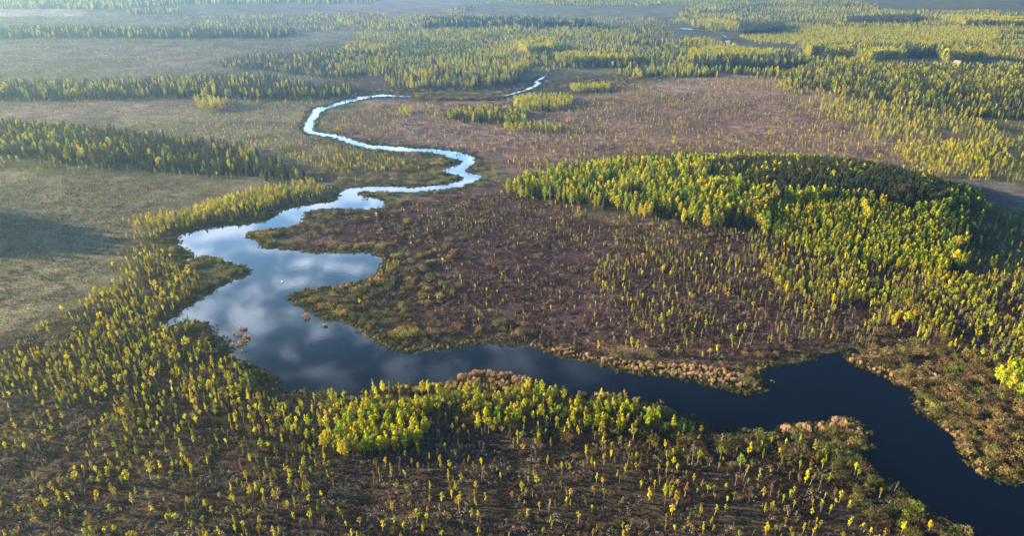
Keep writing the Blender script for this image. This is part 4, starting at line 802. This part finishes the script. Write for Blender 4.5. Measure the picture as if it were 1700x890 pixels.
x, y = map(float, P(1283, 634)); bm_v, bm_f = cat(tube([(-.9, .5, -.1), (-.45, .3, .45), (0, 0, .35), (.25, -.5, .3), (.3, -1.2, -.1)], [.06, .09, .08, .06, .04], 6), tube([(0, 0, .3), (-.3, -.3, .6), (-.5, -.6, .7)], [.06, .04, .02], 5))
o = mesh_obj('drowned_branch', bm_v, bm_f, [bark('bleached_wood', (.6, .58, .55), (.45, .42, .4))], smooth=True); o.location = (x, y, .06)
o['label'] = 'pale bleached branch curving out of dark water by the reed point'; o['category'] = 'branch'

def farmhouse(px, py, rot, wc, rc, lab):
    x, y = map(float, P(px, py)); z = float(gz(x, y)); root = bpy.data.objects.new('farmhouse', None); COL.objects.link(root)
    root.location = (x, y, z + 1.9); root.rotation_euler = (0, 0, rot); root.scale = (.62,) * 3; root['label'] = lab; root['category'] = 'house'
    mw, t, b = mat('painted_wall'); b.inputs['Base Color'].default_value = (*wc, 1); mr_, t, b = mat('metal_roof'); b.inputs['Base Color'].default_value = (*rc, 1); b.inputs['Roughness'].default_value = .5
    mg, t, b = mat('window_glass'); b.inputs['Base Color'].default_value = (.05, .06, .07, 1); b.inputs['Roughness'].default_value = .1
    a, c, h, p = 6.5, 4.2, 5.0, 3.4
    V = [(-a, -c, -3), (a, -c, -3), (a, c, -3), (-a, c, -3), (-a, -c, h), (a, -c, h), (a, c, h), (-a, c, h), (-a, 0, h + p), (a, 0, h + p)]
    mesh_obj('wall', V, [(0, 1, 5, 4), (1, 2, 6, 9, 5), (2, 3, 7, 6), (3, 0, 4, 8, 7)], [mw], root)
    e = .6; Rv = []
    for dz in (0.05, .3): Rv += [(-a - e, -c - e, h - .45 + dz), (a + e, -c - e, h - .45 + dz), (a + e, 0, h + p + dz), (-a - e, 0, h + p + dz), (-a - e, c + e, h - .45 + dz), (a + e, c + e, h - .45 + dz)]
    rf = mesh_obj('roof', Rv, [(6, 7, 8, 9), (9, 8, 11, 10), (0, 3, 2, 1), (3, 4, 5, 2), (0, 1, 7, 6), (4, 10, 11, 5), (1, 2, 8, 7), (2, 5, 11, 8), (0, 6, 9, 3), (3, 9, 10, 4)], [mr_], root)
    def box(nm, x0, y0, z0, x1, y1, z1, m, par): return mesh_obj(nm, [(i, j, k) for k in (z0, z1) for j in (y0, y1) for i in (x0, x1)], [(0, 2, 3, 1), (4, 5, 7, 6), (0, 1, 5, 4), (2, 6, 7, 3), (0, 4, 6, 2), (1, 3, 7, 5)], [m], par)
    box('chimney', 1.5, -.5, h + 2.2, 2.4, .4, h + p + 1.3, mw, rf)
    for wx in (-4.3, -1.5, 2.9): box('window', wx, -c - .06, 1.6, wx + 1.2, -c - .005, 3.2, mg, root)
    box('door', .7, -c - .08, -.4, 1.8, -c - .01, 2.0, mr_, root)
farmhouse(1588, 109, -1.0, (.30, .19, .14), (.34, .30, .28), 'small pale farmhouse among far trees near the right edge')

# ------------------------------------------------------------------ haze
B = 17000.0; z0, z1 = -1.5, 170.0
V = [(i, j, k) for k in (z0, z1) for j in (-B, B) for i in (-B, B)]
hz = mesh_obj('haze', V, [(0, 2, 3, 1), (4, 5, 7, 6), (0, 1, 5, 4), (2, 6, 7, 3), (0, 4, 6, 2), (1, 3, 7, 5)]); hz['kind'] = 'stuff'
m_h = bpy.data.materials.new('haze'); m_h.use_nodes = True; t = m_h.node_tree; t.nodes.remove(t.nodes['Principled BSDF'])
pv = t.nodes.new('ShaderNodeVolumePrincipled'); pv.inputs['Density'].default_value = 0.00015; pv.inputs['Color'].default_value = (.46, .76, 1.0, 1); pv.inputs['Anisotropy'].default_value = 0.65
t.links.new(pv.outputs[0], t.nodes['Material Output'].inputs['Volume']); hz.data.materials.append(m_h)
